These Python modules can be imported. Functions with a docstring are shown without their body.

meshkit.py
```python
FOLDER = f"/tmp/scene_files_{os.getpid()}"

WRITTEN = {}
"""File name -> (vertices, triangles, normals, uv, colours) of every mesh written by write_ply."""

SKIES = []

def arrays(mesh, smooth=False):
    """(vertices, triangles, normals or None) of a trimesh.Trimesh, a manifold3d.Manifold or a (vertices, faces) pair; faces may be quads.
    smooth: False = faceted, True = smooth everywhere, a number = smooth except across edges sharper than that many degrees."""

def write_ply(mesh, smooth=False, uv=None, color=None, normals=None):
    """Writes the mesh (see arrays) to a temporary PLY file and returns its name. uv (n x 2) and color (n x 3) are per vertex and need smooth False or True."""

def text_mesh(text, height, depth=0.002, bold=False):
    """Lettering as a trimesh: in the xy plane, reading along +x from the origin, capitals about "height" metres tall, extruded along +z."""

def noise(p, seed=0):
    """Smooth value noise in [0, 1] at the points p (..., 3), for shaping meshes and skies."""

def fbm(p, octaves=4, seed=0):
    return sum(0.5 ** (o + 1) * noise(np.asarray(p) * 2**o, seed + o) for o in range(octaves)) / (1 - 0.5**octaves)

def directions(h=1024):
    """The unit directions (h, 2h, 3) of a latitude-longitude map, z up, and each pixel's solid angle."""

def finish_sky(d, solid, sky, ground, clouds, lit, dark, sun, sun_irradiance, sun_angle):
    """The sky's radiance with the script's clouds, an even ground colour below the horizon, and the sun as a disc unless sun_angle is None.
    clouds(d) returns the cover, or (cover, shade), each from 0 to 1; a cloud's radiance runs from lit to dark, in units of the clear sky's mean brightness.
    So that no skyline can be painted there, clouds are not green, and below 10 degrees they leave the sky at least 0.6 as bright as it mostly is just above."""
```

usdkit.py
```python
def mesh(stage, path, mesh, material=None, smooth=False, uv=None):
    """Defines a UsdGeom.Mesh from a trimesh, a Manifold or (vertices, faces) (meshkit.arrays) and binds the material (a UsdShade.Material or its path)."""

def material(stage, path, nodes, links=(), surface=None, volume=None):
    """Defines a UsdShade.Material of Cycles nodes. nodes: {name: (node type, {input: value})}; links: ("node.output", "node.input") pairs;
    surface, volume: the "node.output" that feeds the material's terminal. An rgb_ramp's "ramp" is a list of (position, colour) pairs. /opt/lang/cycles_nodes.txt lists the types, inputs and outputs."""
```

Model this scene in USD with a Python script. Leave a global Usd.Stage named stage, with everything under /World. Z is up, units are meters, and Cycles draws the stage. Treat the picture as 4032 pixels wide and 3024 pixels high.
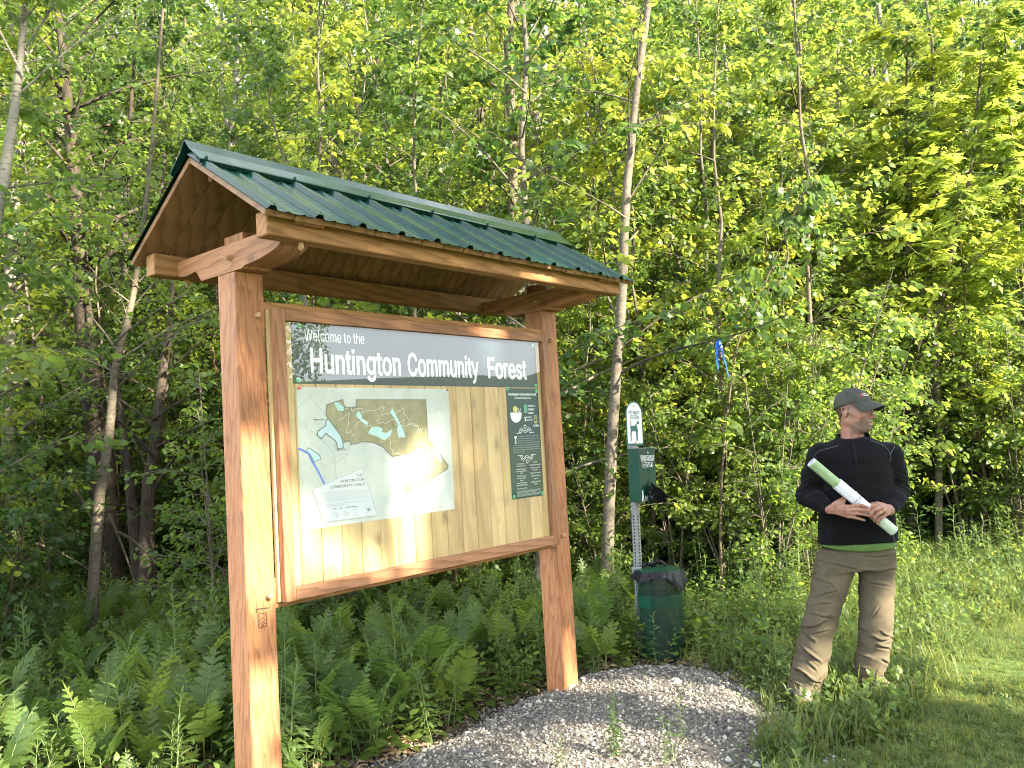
import math, numpy as np, trimesh, usdkit, meshkit
from pxr import Usd, UsdGeom, UsdLux, UsdShade, Gf, Sdf, Vt
from shapely.geometry import Polygon, LineString, Point

stage = Usd.Stage.CreateInMemory()
UsdGeom.SetStageUpAxis(stage, 'Z')
UsdGeom.SetStageMetersPerUnit(stage, 1.0)
UsdGeom.Xform.Define(stage, '/World')
UsdGeom.Scope.Define(stage, '/World/Looks')

# ---------------------------------------------------------------- camera, sky, sun, exposure
F_PX, PITCH, ROLL, CAM_H = 3322.0, 0.0682, 0.0587, 1.6
cp, sp, cr, sr = math.cos(PITCH), math.sin(PITCH), math.cos(ROLL), math.sin(ROLL)
FWD = np.array([0, cp, sp]); _u = np.array([0, -sp, cp]); _x = np.array([1.0, 0, 0])
RGT = cr * _x - sr * _u; UPV = sr * _x + cr * _u
CAM = np.array([0, 0, CAM_H])
cam = UsdGeom.Camera.Define(stage, '/World/camera')
m = Gf.Matrix4d(1.0)
for i, v in enumerate((RGT, UPV, -FWD, CAM)):
    m.SetRow(i, Gf.Vec4d(*map(float, v), 1.0 if i == 3 else 0.0))
cam.AddTransformOp().Set(m)
cam.CreateHorizontalApertureAttr(36.0)
cam.CreateVerticalApertureAttr(27.0)
cam.CreateFocalLengthAttr(36.0 * F_PX / 4032)
cam.CreateExposureAttr(EXPOSURE := 2.8)

SUN_AZ, SUN_EL = math.atan2(0.80, -0.60), math.radians(27)
SUN = np.array([math.sin(SUN_AZ) * math.cos(SUN_EL), math.cos(SUN_AZ) * math.cos(SUN_EL), math.sin(SUN_EL)])
dome = UsdLux.DomeLight.Define(stage, '/World/sky')
sky_m = usdkit.material(stage, '/World/Looks/sky', {
    'tc': ('texture_coordinate', {}),
    'sky': ('sky_texture', {'sky_type': 'single_scattering', 'sun_disc': False, 'sun_elevation': SUN_EL, 'sun_rotation': SUN_AZ}),
    'map': ('mapping', {'scale': (1.0, 1.0, 2.6)}),
    'n': ('noise_texture', {'scale': 2.1, 'detail': 6.0, 'roughness': 0.6}),
    'r': ('rgb_ramp', {'ramp': [(0.0, (0, 0, 0)), (0.40, (0, 0, 0)), (0.62, (0.85, 0.85, 0.85)), (1, (0.9, 0.9, 0.9))]}),
    'mx': ('mix_color', {'b': (7.5, 7.7, 8.2), 'use_clamp': False}),
    'bg': ('background_shader', {'strength': 0.10})},
    [('tc.generated', 'map.vector'), ('map.vector', 'n.vector'), ('n.fac', 'r.fac'), ('r.color', 'mx.fac'), ('sky.color', 'mx.a'), ('mx.result', 'bg.color')], surface='bg.background')
UsdShade.MaterialBindingAPI.Apply(dome.GetPrim()).Bind(sky_m)
dome.GetPrim().SetCustomDataByKey('kind', 'structure')
sun = UsdLux.DistantLight.Define(stage, '/World/sun')
sun.CreateIntensityAttr(1.25); sun.CreateAngleAttr(0.5); sun.CreateNormalizeAttr(True); sun.CreateColorAttr(Gf.Vec3f(1.0, 0.88, 0.69))
sun.AddRotateXYZOp().Set(Gf.Vec3f(90 - math.degrees(SUN_EL), 0, 180 - math.degrees(SUN_AZ)))

# ---------------------------------------------------------------- helpers
rng = np.random.default_rng(11)
DSP = 4032 / 2212
def ray(u, v):                                   # photograph pixel (2212 wide) to a direction
    return FWD + (u * DSP - 2016) / F_PX * RGT - (v * DSP - 1512) / F_PX * UPV
def at(u, v, y):                                 # the point of that ray at depth y
    d = ray(u, v); return CAM + d * (y / d[1])
used = {}
def path_for(name, parent='/World'):
    parent = str(parent); k = (parent, name); n = used.get(k, 0); used[k] = n + 1
    return f'{parent}/{name}' + (f'_{n:03d}' if n else '')
def tag(p, label=None, cat=None, group=None, kind=None):
    p = p.GetPrim() if hasattr(p, 'GetPrim') else p
    for k, v in (('label', label), ('category', cat), ('group', group), ('kind', kind)):
        if v: p.SetCustomDataByKey(k, v)
    return p
def xf(o, loc=(0, 0, 0), rz=0, scale=None, rx=0, ry=0):
    x = UsdGeom.Xformable(o); x.ClearXformOpOrder()
    x.AddTranslateOp().Set(Gf.Vec3d(*map(float, loc)))
    x.AddRotateXYZOp().Set(Gf.Vec3f(math.degrees(rx), math.degrees(ry), math.degrees(rz)))
    if scale is not None:
        x.AddScaleOp().Set(Gf.Vec3f(*([float(scale)] * 3 if np.isscalar(scale) else map(float, scale))))
def thing(name, label, cat, loc=(0, 0, 0), rz=0, group=None, ry=0):
    x = UsdGeom.Xform.Define(stage, path_for(name)); xf(x, loc, rz, ry=ry)
    tag(x, label, cat, group); return x.GetPath()
def obj(name, mesh, mat, parent='/World', smooth=False, label=None, cat=None, group=None, kind=None, uv=None, ds=None):
    o = usdkit.mesh(stage, path_for(name, parent), mesh, mat, smooth=smooth, uv=uv)
    tag(o, label, cat, group, kind); return o.GetPath()
def copy_of(src, name, loc, rz=0, scale=1.0, label=None, cat=None, group=None, rx=0, ry=0):
    x = UsdGeom.Xform.Define(stage, path_for(name)); p = x.GetPrim()
    p.GetReferences().AddInternalReference(src); p.SetInstanceable(True)
    xf(x, loc, rz, scale, rx, ry); tag(x, label, cat, group); return p
def cat(*ms):
    ms = [m for m in ms if m is not None]
    out = []
    for m in ms:
        if hasattr(m, 'to_mesh'):
            t = m.to_mesh(); m = trimesh.Trimesh(t.vert_properties[:, :3], t.tri_verts, process=False)
        out.append(m)
    return trimesh.util.concatenate(out)
def box(x0, x1, y0, y1, z0, z1, b=0.0):
    if b:
        c = np.array([[x, y, z] for x in (x0, x1) for y in (y0, y1) for z in (z0, z1)])
        mid = c.mean(0); s = np.sign(c - mid); pts = []
        for k in range(3):
            q = c.copy(); o = [j for j in range(3) if j != k]; q[:, o] -= s[:, o] * b; pts.append(q)
        return trimesh.convex.convex_hull(np.vstack(pts))
    m = trimesh.creation.box([x1 - x0, y1 - y0, z1 - z0]); m.apply_translation([(x0 + x1) / 2, (y0 + y1) / 2, (z0 + z1) / 2]); return m
def frames(P):
    P = np.asarray(P, float); T = np.gradient(P, axis=0); T /= np.linalg.norm(T, axis=1, keepdims=True) + 1e-12
    r = np.array([1.0, 0.3, 0.1]) if abs(T[0][0]) < 0.8 else np.array([0, 1.0, 0.2])
    A = np.cross(T, r); A /= np.linalg.norm(A, axis=1, keepdims=True) + 1e-12
    return A, np.cross(T, A)
def tube(P, r, n=8, jitter=0.0, seed=0, cap=True):
    P = np.asarray(P, float); r = np.broadcast_to(np.asarray(r, float), (len(P),)); A, B = frames(P)
    a = np.arange(n) / n * 2 * np.pi
    rr = r[:, None] * np.ones(n)
    V = P[:, None] + rr[..., None] * (A[:, None] * np.cos(a)[None, :, None] + B[:, None] * np.sin(a)[None, :, None])
    V = V.reshape(-1, 3)
    if jitter:
        nz = meshkit.noise(V * 9, seed) * 0.6 + meshkit.noise(V * np.array([25, 25, 8]), seed + 1) * 0.4 - 0.5
        c = np.repeat(P, n, 0); V = c + (V - c) * (1 + jitter * 2 * nz)[:, None]
    i = np.arange(len(P) - 1)[:, None] * n; j = np.arange(n)[None]; k = (j + 1) % n
    f = np.stack([i + j, i + k, i + n + k, i + n + j], -1).reshape(-1, 4)
    f = np.vstack([f[:, [0, 1, 2]], f[:, [0, 2, 3]]])
    if cap:
        e = len(V); V = np.vstack([V, P[0], P[-1]]); l = (len(P) - 1) * n; j = np.arange(n); k = (j + 1) % n
        f = np.vstack([f, np.c_[np.full(n, e), k, j], np.c_[np.full(n, e + 1), l + j, l + k]])
    return trimesh.Trimesh(V, f, process=False)
def spline(pts, n):
    from scipy.interpolate import CubicSpline, PchipInterpolator
    p = np.asarray(pts, float); t = np.arange(len(p)); f = (CubicSpline if len(p) > 2 else PchipInterpolator)(t, p, axis=0)
    return f(np.linspace(0, len(p) - 1, n))
def prism(poly, d):                              # shapely polygon in xy extruded d along z
    g = getattr(poly, 'geoms', [poly])
    return cat(*[trimesh.creation.extrude_polygon(q, d, engine='earcut') for q in g if q.area > 1e-12])
def text(s, h, x0, z0, width=None, bold=False, align='l', depth=0.0006):
    """lettering in a vertical plane: x along the reading direction, z up, y = 0 at the back and -depth in front"""
    t = meshkit.text_mesh(s, h, depth, bold)
    lo, hi = t.bounds[0][0], t.bounds[1][0]
    k = (width / (hi - lo)) if width else 1.0
    v = np.array(t.vertices); v[:, 0] = (v[:, 0] - lo) * k
    w = (hi - lo) * k
    v[:, 0] += x0 - (0 if align == 'l' else w / 2 if align == 'c' else w)
    return trimesh.Trimesh(np.c_[v[:, 0], -v[:, 2], v[:, 1] + z0], t.faces, process=False)
def small(s, h, x0, z0, width, align='l', px=22):
    """as text(), from a coarser raster: for print a few millimetres high"""
    import glob
    from PIL import Image, ImageDraw, ImageFont
    from shapely import box as sbox, union_all
    font = ImageFont.truetype(glob.glob('/opt/blender-*/*/datafiles/fonts/Inter.woff2')[0], px)
    a, t, b, d = font.getbbox(s, anchor='ls'); im = Image.new('L', (b - a + 8, d - t + 8)); ImageDraw.Draw(im).text((4 - a, 4 - t), s, 255, font, anchor='ls')
    on = np.pad(np.asarray(im) > 120, ((0, 0), (1, 1))).astype(np.int8); r, st = np.nonzero(np.diff(on, axis=1) == 1); en = np.nonzero(np.diff(on, axis=1) == -1)[1]
    k = h / (px * 0.73); w = width / (b - a); x0 -= width / 2 if align == 'c' else 0; z = z0 + (4 - t - r - 1) * k
    X0, X1, n = x0 + (st - 4) * w, x0 + (en - 4) * w, len(r)          # one quad for each run of ink
    V = np.stack([np.c_[X0, np.full(n, -0.0005), z], np.c_[X1, np.full(n, -0.0005), z], np.c_[X1, np.full(n, -0.0005), z + k], np.c_[X0, np.full(n, -0.0005), z + k]], 1).reshape(-1, 3)
    i = np.arange(n)[:, None] * 4
    return trimesh.Trimesh(V, np.vstack([i + [0, 1, 2], i + [0, 2, 3]]), process=False)
def flat(poly, y, d=0.0005):                     # polygon in (x, z) as a sheet whose front lies at y - d
    t = prism(poly, d); v = np.array(t.vertices)
    return trimesh.Trimesh(np.c_[v[:, 0], y - v[:, 2], v[:, 1]], t.faces, process=False)
def shift(m, v):
    m = m.copy(); m.apply_translation(v); return m

# ---------------------------------------------------------------- materials
L = '/World/Looks/'
def mat(name, color, rough=0.6, spec=0.4, vary=0.0, scale=6.0, metal=0.0, bump=0.0, bscale=60.0, coat=0.0, sheen=0.0):
    n = {'p': ('principled_bsdf', {'base_color': color, 'roughness': rough, 'specular_ior_level': spec, 'metallic': metal, 'coat_weight': coat, 'sheen_weight': sheen})}
    l = []
    if vary or bump:
        n['g'] = ('geometry', {})
    if vary:
        c = np.array(color); n['n'] = ('noise_texture', {'scale': scale, 'detail': 5.0, 'roughness': 0.62})
        n['r'] = ('rgb_ramp', {'ramp': [(0.25, tuple(c * (1 - vary))), (0.5, tuple(c)), (0.75, tuple(np.minimum(c * (1 + vary), 1)))]})
        l += [('g.position', 'n.vector'), ('n.fac', 'r.fac'), ('r.color', 'p.base_color')]
    if bump:
        n['b'] = ('noise_texture', {'scale': bscale, 'detail': 4.0}); n['u'] = ('bump', {'strength': 1.0, 'distance': bump})
        l += [('g.position', 'b.vector'), ('b.fac', 'u.height'), ('u.normal', 'p.normal')]
    return usdkit.material(stage, L + name, n, l, surface='p.BSDF')
def wood(name, axis, light, dark, ring=9.0, dist=5.0, rough=0.62, knots=0.0, saw=0.0, contrast=1.0):
    """sawn timber: grain runs along axis of the thing's own coordinates; every part is cut from another place of the log"""
    k = 'xyz'.index(axis); s = [1.0, 1.0, 1.0]; s[k] = 0.13; f = [150.0, 150.0, 150.0]; f[k] = 5.0
    light, dark = np.array(light), np.array(dark)
    n = {'tc': ('texture_coordinate', {}), 'oi': ('object_info', {}),
         'off': ('math', {'math_type': 'multiply', 'value2': 17.3}), 'cx': ('combine_xyz', {}),
         'm': ('mapping', {'scale': tuple(s)}), 'm2': ('mapping', {'scale': tuple(f)}),
         'w': ('wave_texture', {'wave_type': 'bands', 'bands_direction': 'diagonal', 'profile': 'saw', 'scale': ring, 'distortion': dist, 'detail': 2.5, 'detail_scale': 2.2, 'detail_roughness': 0.55}),
         'n': ('noise_texture', {'scale': 1.0, 'detail': 3.0}), 'nb': ('noise_texture', {'scale': 5.0, 'detail': 4.0, 'roughness': 0.6}),
         'r': ('rgb_ramp', {'ramp': [(0.0, tuple(light)), (0.5, tuple(light * 0.7 + dark * 0.3)), (0.85, tuple(dark)), (1.0, tuple(light * 0.8 + dark * 0.2))]}),
         'rf': ('rgb_ramp', {'ramp': [(0.3, (0.78, 0.76, 0.74)), (0.6, (1, 1, 1))]}),
         'rb': ('rgb_ramp', {'ramp': [(0.3, (0.80, 0.76, 0.72)), (0.65, (1.08, 1.05, 1.0))]}),
         'x1': ('mix_color', {'blend_type': 'multiply', 'fac': 0.75}), 'x2': ('mix_color', {'blend_type': 'multiply', 'fac': 0.9, 'use_clamp': False}),
         'hv': ('rgb_ramp', {'ramp': [(0.0, (0.86, 0.84, 0.80)), (1.0, (1.06, 1.05, 1.04))]}), 'x3': ('mix_color', {'blend_type': 'multiply', 'fac': 1.0}),
         'bu': ('bump', {'strength': 0.5, 'distance': 0.0012}),
         'p': ('principled_bsdf', {'roughness': rough, 'specular_ior_level': 0.3})}
    l = [('oi.random', 'off.value1'), ('off.value', 'cx.x'), ('off.value', 'cx.y'), ('off.value', 'cx.z'), ('cx.vector', 'm.location'), ('tc.object', 'm.vector'), ('tc.object', 'm2.vector'),
         ('m.vector', 'w.vector'), ('m2.vector', 'n.vector'), ('m.vector', 'nb.vector'), ('w.fac', 'r.fac'), ('n.fac', 'rf.fac'), ('nb.fac', 'rb.fac'),
         ('r.color', 'x1.a'), ('rf.color', 'x1.b'), ('x1.result', 'x2.a'), ('rb.color', 'x2.b'), ('oi.random', 'hv.fac'), ('x2.result', 'x3.a'), ('hv.color', 'x3.b'),
         ('n.fac', 'bu.height'), ('bu.normal', 'p.normal')]
    last = 'x3.result'
    if knots:
        mk = [7.5] * 3; mk[k] = 4.2
        n.update({'mk': ('mapping', {'scale': tuple(mk)}), 'cl': ('vector_math', {'math_type': 'add'}), 'v': ('voronoi_texture', {'scale': 1.0, 'feature': 'f1'}),
                  'rk': ('rgb_ramp', {'ramp': [(0.0, (1, 1, 1)), (0.11, (0.8, 0.8, 0.8)), (0.15, (0.25, 0.25, 0.25)), (0.19, (0.35, 0.35, 0.35)), (0.24, (0, 0, 0)), (1, (0, 0, 0))]}), 'xk': ('mix_color', {'b': tuple(dark * 0.5)}), 'mu': ('math', {'math_type': 'multiply', 'value2': knots})})
        l += [('tc.object', 'mk.vector'), ('mk.vector', 'cl.vector1'), ('cx.vector', 'cl.vector2'), ('cl.vector', 'v.vector'), ('v.distance', 'rk.fac'), ('rk.color', 'mu.value1'), ('mu.value', 'xk.fac'), (last, 'xk.a')]
        last = 'xk.result'
    l.append((last, 'p.base_color'))
    return usdkit.material(stage, L + name, n, l, surface='p.BSDF')
def leaf_mat(name, c0, c1, c2, trans=0.5, tcol=None, rough=0.45, spec=0.35):
    tcol = tcol if tcol is not None else tuple(np.minimum(np.array(c1) * np.array([2.9, 2.65, 1.6]), 1))
    c0, c1, c2 = ((a, b, c * 1.5) for a, b, c in (c0, c1, c2)); tcol = (tcol[0], tcol[1], min(tcol[2] * 1.9, 1))   # young spring leaves are pale
    return usdkit.material(stage, L + name, {
        'g': ('geometry', {}), 'oi': ('object_info', {}), 'n': ('noise_texture', {'scale': 0.9, 'detail': 2.0}),
        'r': ('rgb_ramp', {'ramp': [(0.0, c0), (0.55, c1), (1.0, c2)]}),
        'ro': ('rgb_ramp', {'ramp': [(0.0, (0.80, 0.86, 0.86)), (0.5, (1, 1, 1)), (1.0, (1.22, 1.08, 0.95))]}),
        'rn': ('rgb_ramp', {'ramp': [(0.3, (0.78, 0.86, 0.9)), (0.7, (1.2, 1.1, 1.0))]}),
        'x': ('mix_color', {'blend_type': 'multiply', 'fac': 1.0, 'use_clamp': False}), 'y': ('mix_color', {'blend_type': 'multiply', 'fac': 1.0, 'use_clamp': False}),
        'tx': ('mix_color', {'blend_type': 'multiply', 'fac': 1.0, 'a': tcol, 'use_clamp': False}), 'ty': ('mix_color', {'blend_type': 'multiply', 'fac': 1.0, 'use_clamp': False}),
        'p': ('principled_bsdf', {'roughness': rough, 'specular_ior_level': spec}), 't': ('translucent_bsdf', {}), 'm': ('mix_closure', {'fac': trans})},
        [('g.random_per_island', 'r.fac'), ('oi.random', 'ro.fac'), ('g.position', 'n.vector'), ('n.fac', 'rn.fac'), ('r.color', 'x.a'), ('ro.color', 'x.b'), ('x.result', 'y.a'), ('rn.color', 'y.b'),
         ('ro.color', 'tx.b'), ('tx.result', 'ty.a'), ('rn.color', 'ty.b'),
         ('y.result', 'p.base_color'), ('ty.result', 't.color'), ('p.BSDF', 'm.closure1'), ('t.BSDF', 'm.closure2')], surface='m.closure')
def bark_mat(name, base, dark, zs=3.0, s=14.0, lo=0.35, hi=0.6, bump=0.004, rough=0.85):
    return usdkit.material(stage, L + name, {
        'tc': ('geometry', {}), 'oi': ('object_info', {}), 'm': ('mapping', {'scale': (1.0, 1.0, zs)}), 'm2': ('mapping', {'scale': (1, 1, 0.5)}),
        'n': ('noise_texture', {'scale': s, 'detail': 5.0, 'roughness': 0.65}), 'n2': ('noise_texture', {'scale': 3.0, 'detail': 3.0}),
        'r': ('rgb_ramp', {'ramp': [(lo, dark), (hi, base)]}), 'r2': ('rgb_ramp', {'ramp': [(0.3, (0.62, 0.62, 0.6)), (0.7, (1.12, 1.1, 1.06))]}),
        'x': ('mix_color', {'blend_type': 'multiply', 'fac': 1.0, 'use_clamp': False}), 'b': ('bump', {'strength': 1.0, 'distance': bump}),
        'p': ('principled_bsdf', {'roughness': rough, 'specular_ior_level': 0.2})},
        [('tc.position', 'm.vector'), ('tc.position', 'm2.vector'), ('m.vector', 'n.vector'), ('m2.vector', 'n2.vector'), ('n.fac', 'r.fac'), ('n2.fac', 'r2.fac'), ('r.color', 'x.a'), ('r2.color', 'x.b'), ('x.result', 'p.base_color'), ('n.fac', 'b.height'), ('b.normal', 'p.normal')], surface='p.BSDF')

CL, CD = (0.34, 0.168, 0.075), (0.22, 0.098, 0.042)
W = {a: wood('cedar_' + a, a, CL, CD, ring=11, dist=6.0, knots=0.7) for a in 'xyz'}
W_post = wood('cedar_post', 'z', (0.39, 0.185, 0.086), (0.255, 0.108, 0.05), ring=15, dist=9.5, knots=0.75)
W_rough = wood('cedar_rough', 'x', (0.35, 0.19, 0.08), (0.23, 0.115, 0.046), ring=14, dist=5, rough=0.8, knots=0.6)
W_frame_x = wood('frame_cedar_x', 'x', (0.32, 0.165, 0.09), (0.21, 0.10, 0.052), ring=16, dist=4)
W_frame_z = wood('frame_cedar_z', 'z', (0.32, 0.165, 0.09), (0.21, 0.10, 0.052), ring=16, dist=4)
W_deck = wood('deck_board', 'y', (0.27, 0.155, 0.075), (0.18, 0.095, 0.042), ring=8, dist=4, knots=0.7)
W_pine = wood('pine_board', 'z', (0.60, 0.45, 0.25), (0.51, 0.36, 0.185), ring=5, dist=4, rough=0.5, knots=0.8)
W_peg = mat('peg_wood', (0.40, 0.23, 0.12), 0.7, vary=0.25, scale=40)
# ---------------------------------------------------------------- the information kiosk (own axes: x along the board, y towards the wood behind, z up)
KP, KY = (-1.2196, 3.837, 0.0), 0.8688
kc, ks = math.cos(KY), math.sin(KY)
def kw(x, y, z):
    return np.array([KP[0] + x * kc - y * ks, KP[1] + x * ks + y * kc, z])
kiosk = thing('information_kiosk', 'timber framed notice kiosk with green metal gable roof and glazed board', 'kiosk', KP, KY)
S, LX, ZT = 0.073, 2.217, 2.438
M_metal = usdkit.material(stage, L + 'green_roof_metal', {
    'g': ('geometry', {}), 'n': ('noise_texture', {'scale': 9.0, 'detail': 5.0}), 'r': ('rgb_ramp', {'ramp': [(0.3, (0.003, 0.026, 0.018)), (0.7, (0.005, 0.036, 0.024))]}),
    'rr': ('map_range', {'from_min': 0.3, 'from_max': 0.7, 'to_min': 0.14, 'to_max': 0.26}), 'p': ('principled_bsdf', {'specular_ior_level': 0.33})},
    [('g.position', 'n.vector'), ('n.fac', 'r.fac'), ('r.color', 'p.base_color'), ('n.fac', 'rr.value'), ('rr.result', 'p.roughness')], surface='p.BSDF')
M_screw = mat('painted_screw', (0.02, 0.07, 0.06), 0.35, 0.6)
for x in (0, LX):
    obj('post', box(x - S, x + S, -S, S, -0.35, ZT, 0.005), W_post, kiosk)
def tie_profile():                                # side view of the carved cross beam in (y, z)
    top = 2.566
    q = [(-0.425, top), (0.425, top), (0.425, 2.497)]
    q += [(y, 2.497 - 0.013 * math.sin((0.425 - y) / 0.165 * math.pi)) for y in np.linspace(0.40, 0.27, 7)]
    q += [(0.25, 2.482), (0.215, ZT), (-0.13, ZT)]
    a = np.linspace(0, math.pi / 2, 12)
    q += [(-0.15 - 0.275 * math.sin(t), ZT + 0.01 + 0.052 * (1 - math.cos(t)) ** 0.8) for t in a]
    return Polygon(q)
def side_block(poly, x0, x1):
    t = prism(poly, x1 - x0); v = np.array(t.vertices)
    return trimesh.Trimesh(np.c_[v[:, 2] + x0, v[:, 0], v[:, 1]], t.faces[:, ::1], process=False)
for x in (0, LX):
    obj('tie_beam', side_block(tie_profile(), x - S, x + S), W['y'], kiosk)
    obj('tenon', box(x - 0.03, x + 0.05, -0.078, 0.078, 2.567, 2.622, 0.004), W['z'], kiosk)
    for y in (-0.16, 0.30):
        obj('eave_tenon', box(x - 0.075, x + 0.075, *((-0.545, -0.512) if y < 0 else (0.512, 0.54)), 2.553, 2.587, 0.006), W['y'], kiosk)
PX0, PX1 = -0.19, 2.405
for y0, y1 in ((-0.511, -0.428), (0.428, 0.511)):
    obj('eave_beam', box(PX0, PX1, y0, y1, 2.495, 2.598, 0.005), W_rough, kiosk)
obj('ridge_beam', box(-0.14, LX + 0.14, -0.02, 0.02, 2.85, 2.935, 0.008), W['x'], kiosk)
# roof deck: boards run from the ridge down to the eaves
RX0, RX1, RIDGE, EAVE_Y, EAVE_Z = -0.235, 2.475, 2.945, 0.575, 2.578
sl = math.atan2(RIDGE - EAVE_Z, EAVE_Y); slen = math.hypot(RIDGE - EAVE_Z, EAVE_Y)
def slope(u, x, n, side):                         # u down the slope from the ridge, n out of the roof
    y = u * math.cos(sl) + n * math.sin(sl); z = RIDGE - u * math.sin(sl) + n * math.cos(sl)
    return np.c_[np.broadcast_to(x, np.shape(y)), (-y if side == 0 else y), z]
def slope_box(x0, x1, u0, u1, n0, n1, side, b=0.0):
    m_ = box(x0, x1, u0, u1, n0, n1, b); v = np.array(m_.vertices); w = slope(v[:, 1], v[:, 0], v[:, 2], side)
    t = trimesh.Trimesh(w, m_.faces, process=False); t.fix_normals(); return t
nb = 19; bw = (RX1 - RX0) / nb
for side in (0, 1):
    for i in range(nb):
        e = rng.uniform(-0.004, 0.004)
        obj('roof_board', slope_box(RX0 + i * bw + 0.0015, RX0 + (i + 1) * bw - 0.0015, 0.004, slen + e, -0.026 + rng.uniform(-0.001, 0.001), 0.0, side, 0.002), W_deck, kiosk)
# ribbed sheet metal on both slopes
def rib_profile():
    pts = []; x = RX0 - 0.012; p = 0.2286
    for k in range(13):
        c = x + k * p + 0.028
        pts += [(c - 0.026, 0), (c - 0.011, 0.019), (c + 0.011, 0.019), (c + 0.026, 0)]
        for o in (0.076, 0.152):
            pts += [(c + o - 0.012, 0), (c + o - 0.006, 0.0045), (c + o + 0.006, 0.0045), (c + o + 0.012, 0)]
    pts = [q for q in pts if RX0 - 0.014 <= q[0] <= RX1 + 0.014]
    return np.array([(RX0 - 0.014, 0)] + pts + [(RX1 + 0.014, 0)])
prof = rib_profile()
def metal_sheet(side):
    V = []; n = len(prof)
    for u in (0.0, slen + 0.018):
        for dn in (0.004, 0.0055):
            V.append(slope(np.full(n, u), prof[:, 0], prof[:, 1] + dn, side))
    V = np.vstack(V); a, b, c, d = 0, n, 2 * n, 3 * n; i = np.arange(n - 1); Fq = []
    for p, q in ((b, d), (c, a), (a, b), (d, c)):
        Fq.append(np.stack([p + i, p + i + 1, q + i + 1, q + i], 1))
    t = trimesh.Trimesh(V, np.vstack([np.vstack(Fq)[:, [0, 1, 2]], np.vstack(Fq)[:, [0, 2, 3]]]), process=False); t.fix_normals(); return t
for side in (0, 1):
    obj('roof_sheet', metal_sheet(side), M_metal, kiosk)
def ridge_cap():
    w = 0.135; q = [(-w, -0.016), (-w, 0.0), (-w + 0.012, 0.003), (-0.022, 0.012), (0, 0.019), (0.022, 0.012), (w - 0.012, 0.003), (w, 0.0), (w, -0.016)]
    def pt(s, h, x):
        u = abs(s); return slope(np.array([u]), x, np.array([h + 0.029]), 0 if s < 0 else 1)[0] if abs(s) > 0.001 else np.array([x, 0, RIDGE + 0.052 + h])
    outer = [(s, h) for s, h in q]; V = []
    for x in (RX0 - 0.02, RX1 - 0.0):
        V += [pt(s, h, x) for s, h in outer] + [pt(s, h - 0.003, x) for s, h in outer]
    n = len(q); V = np.array(V); Fq = []
    for i in range(n - 1):
        a, b, c, d = i, i + 1, 2 * n + i + 1, 2 * n + i
        Fq += [(a, b, c, d), (n + b, n + a, n + d, n + c), (a, d, n + d, n + a), (b, a, n + a, n + b), (c, d, 3 * n + i, 3 * n + i + 1)]
    Fq = np.array(Fq); t = trimesh.Trimesh(V, np.vstack([Fq[:, [0, 1, 2]], Fq[:, [0, 2, 3]]]), process=False); t.fix_normals(); return t
obj('ridge_cap', ridge_cap(), M_metal, kiosk)
def screw(x, u, n, side):
    c = trimesh.creation.cylinder(0.009, 0.004, sections=10); h = trimesh.creation.cylinder(0.0055, 0.008, sections=6); h.apply_translation([0, 0, 0.005])
    t = cat(c, h); v = np.array(t.vertices); w = slope(u + v[:, 1], x + v[:, 0], n + v[:, 2], side); t = trimesh.Trimesh(w, t.faces, process=False); t.fix_normals(); return t
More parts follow.
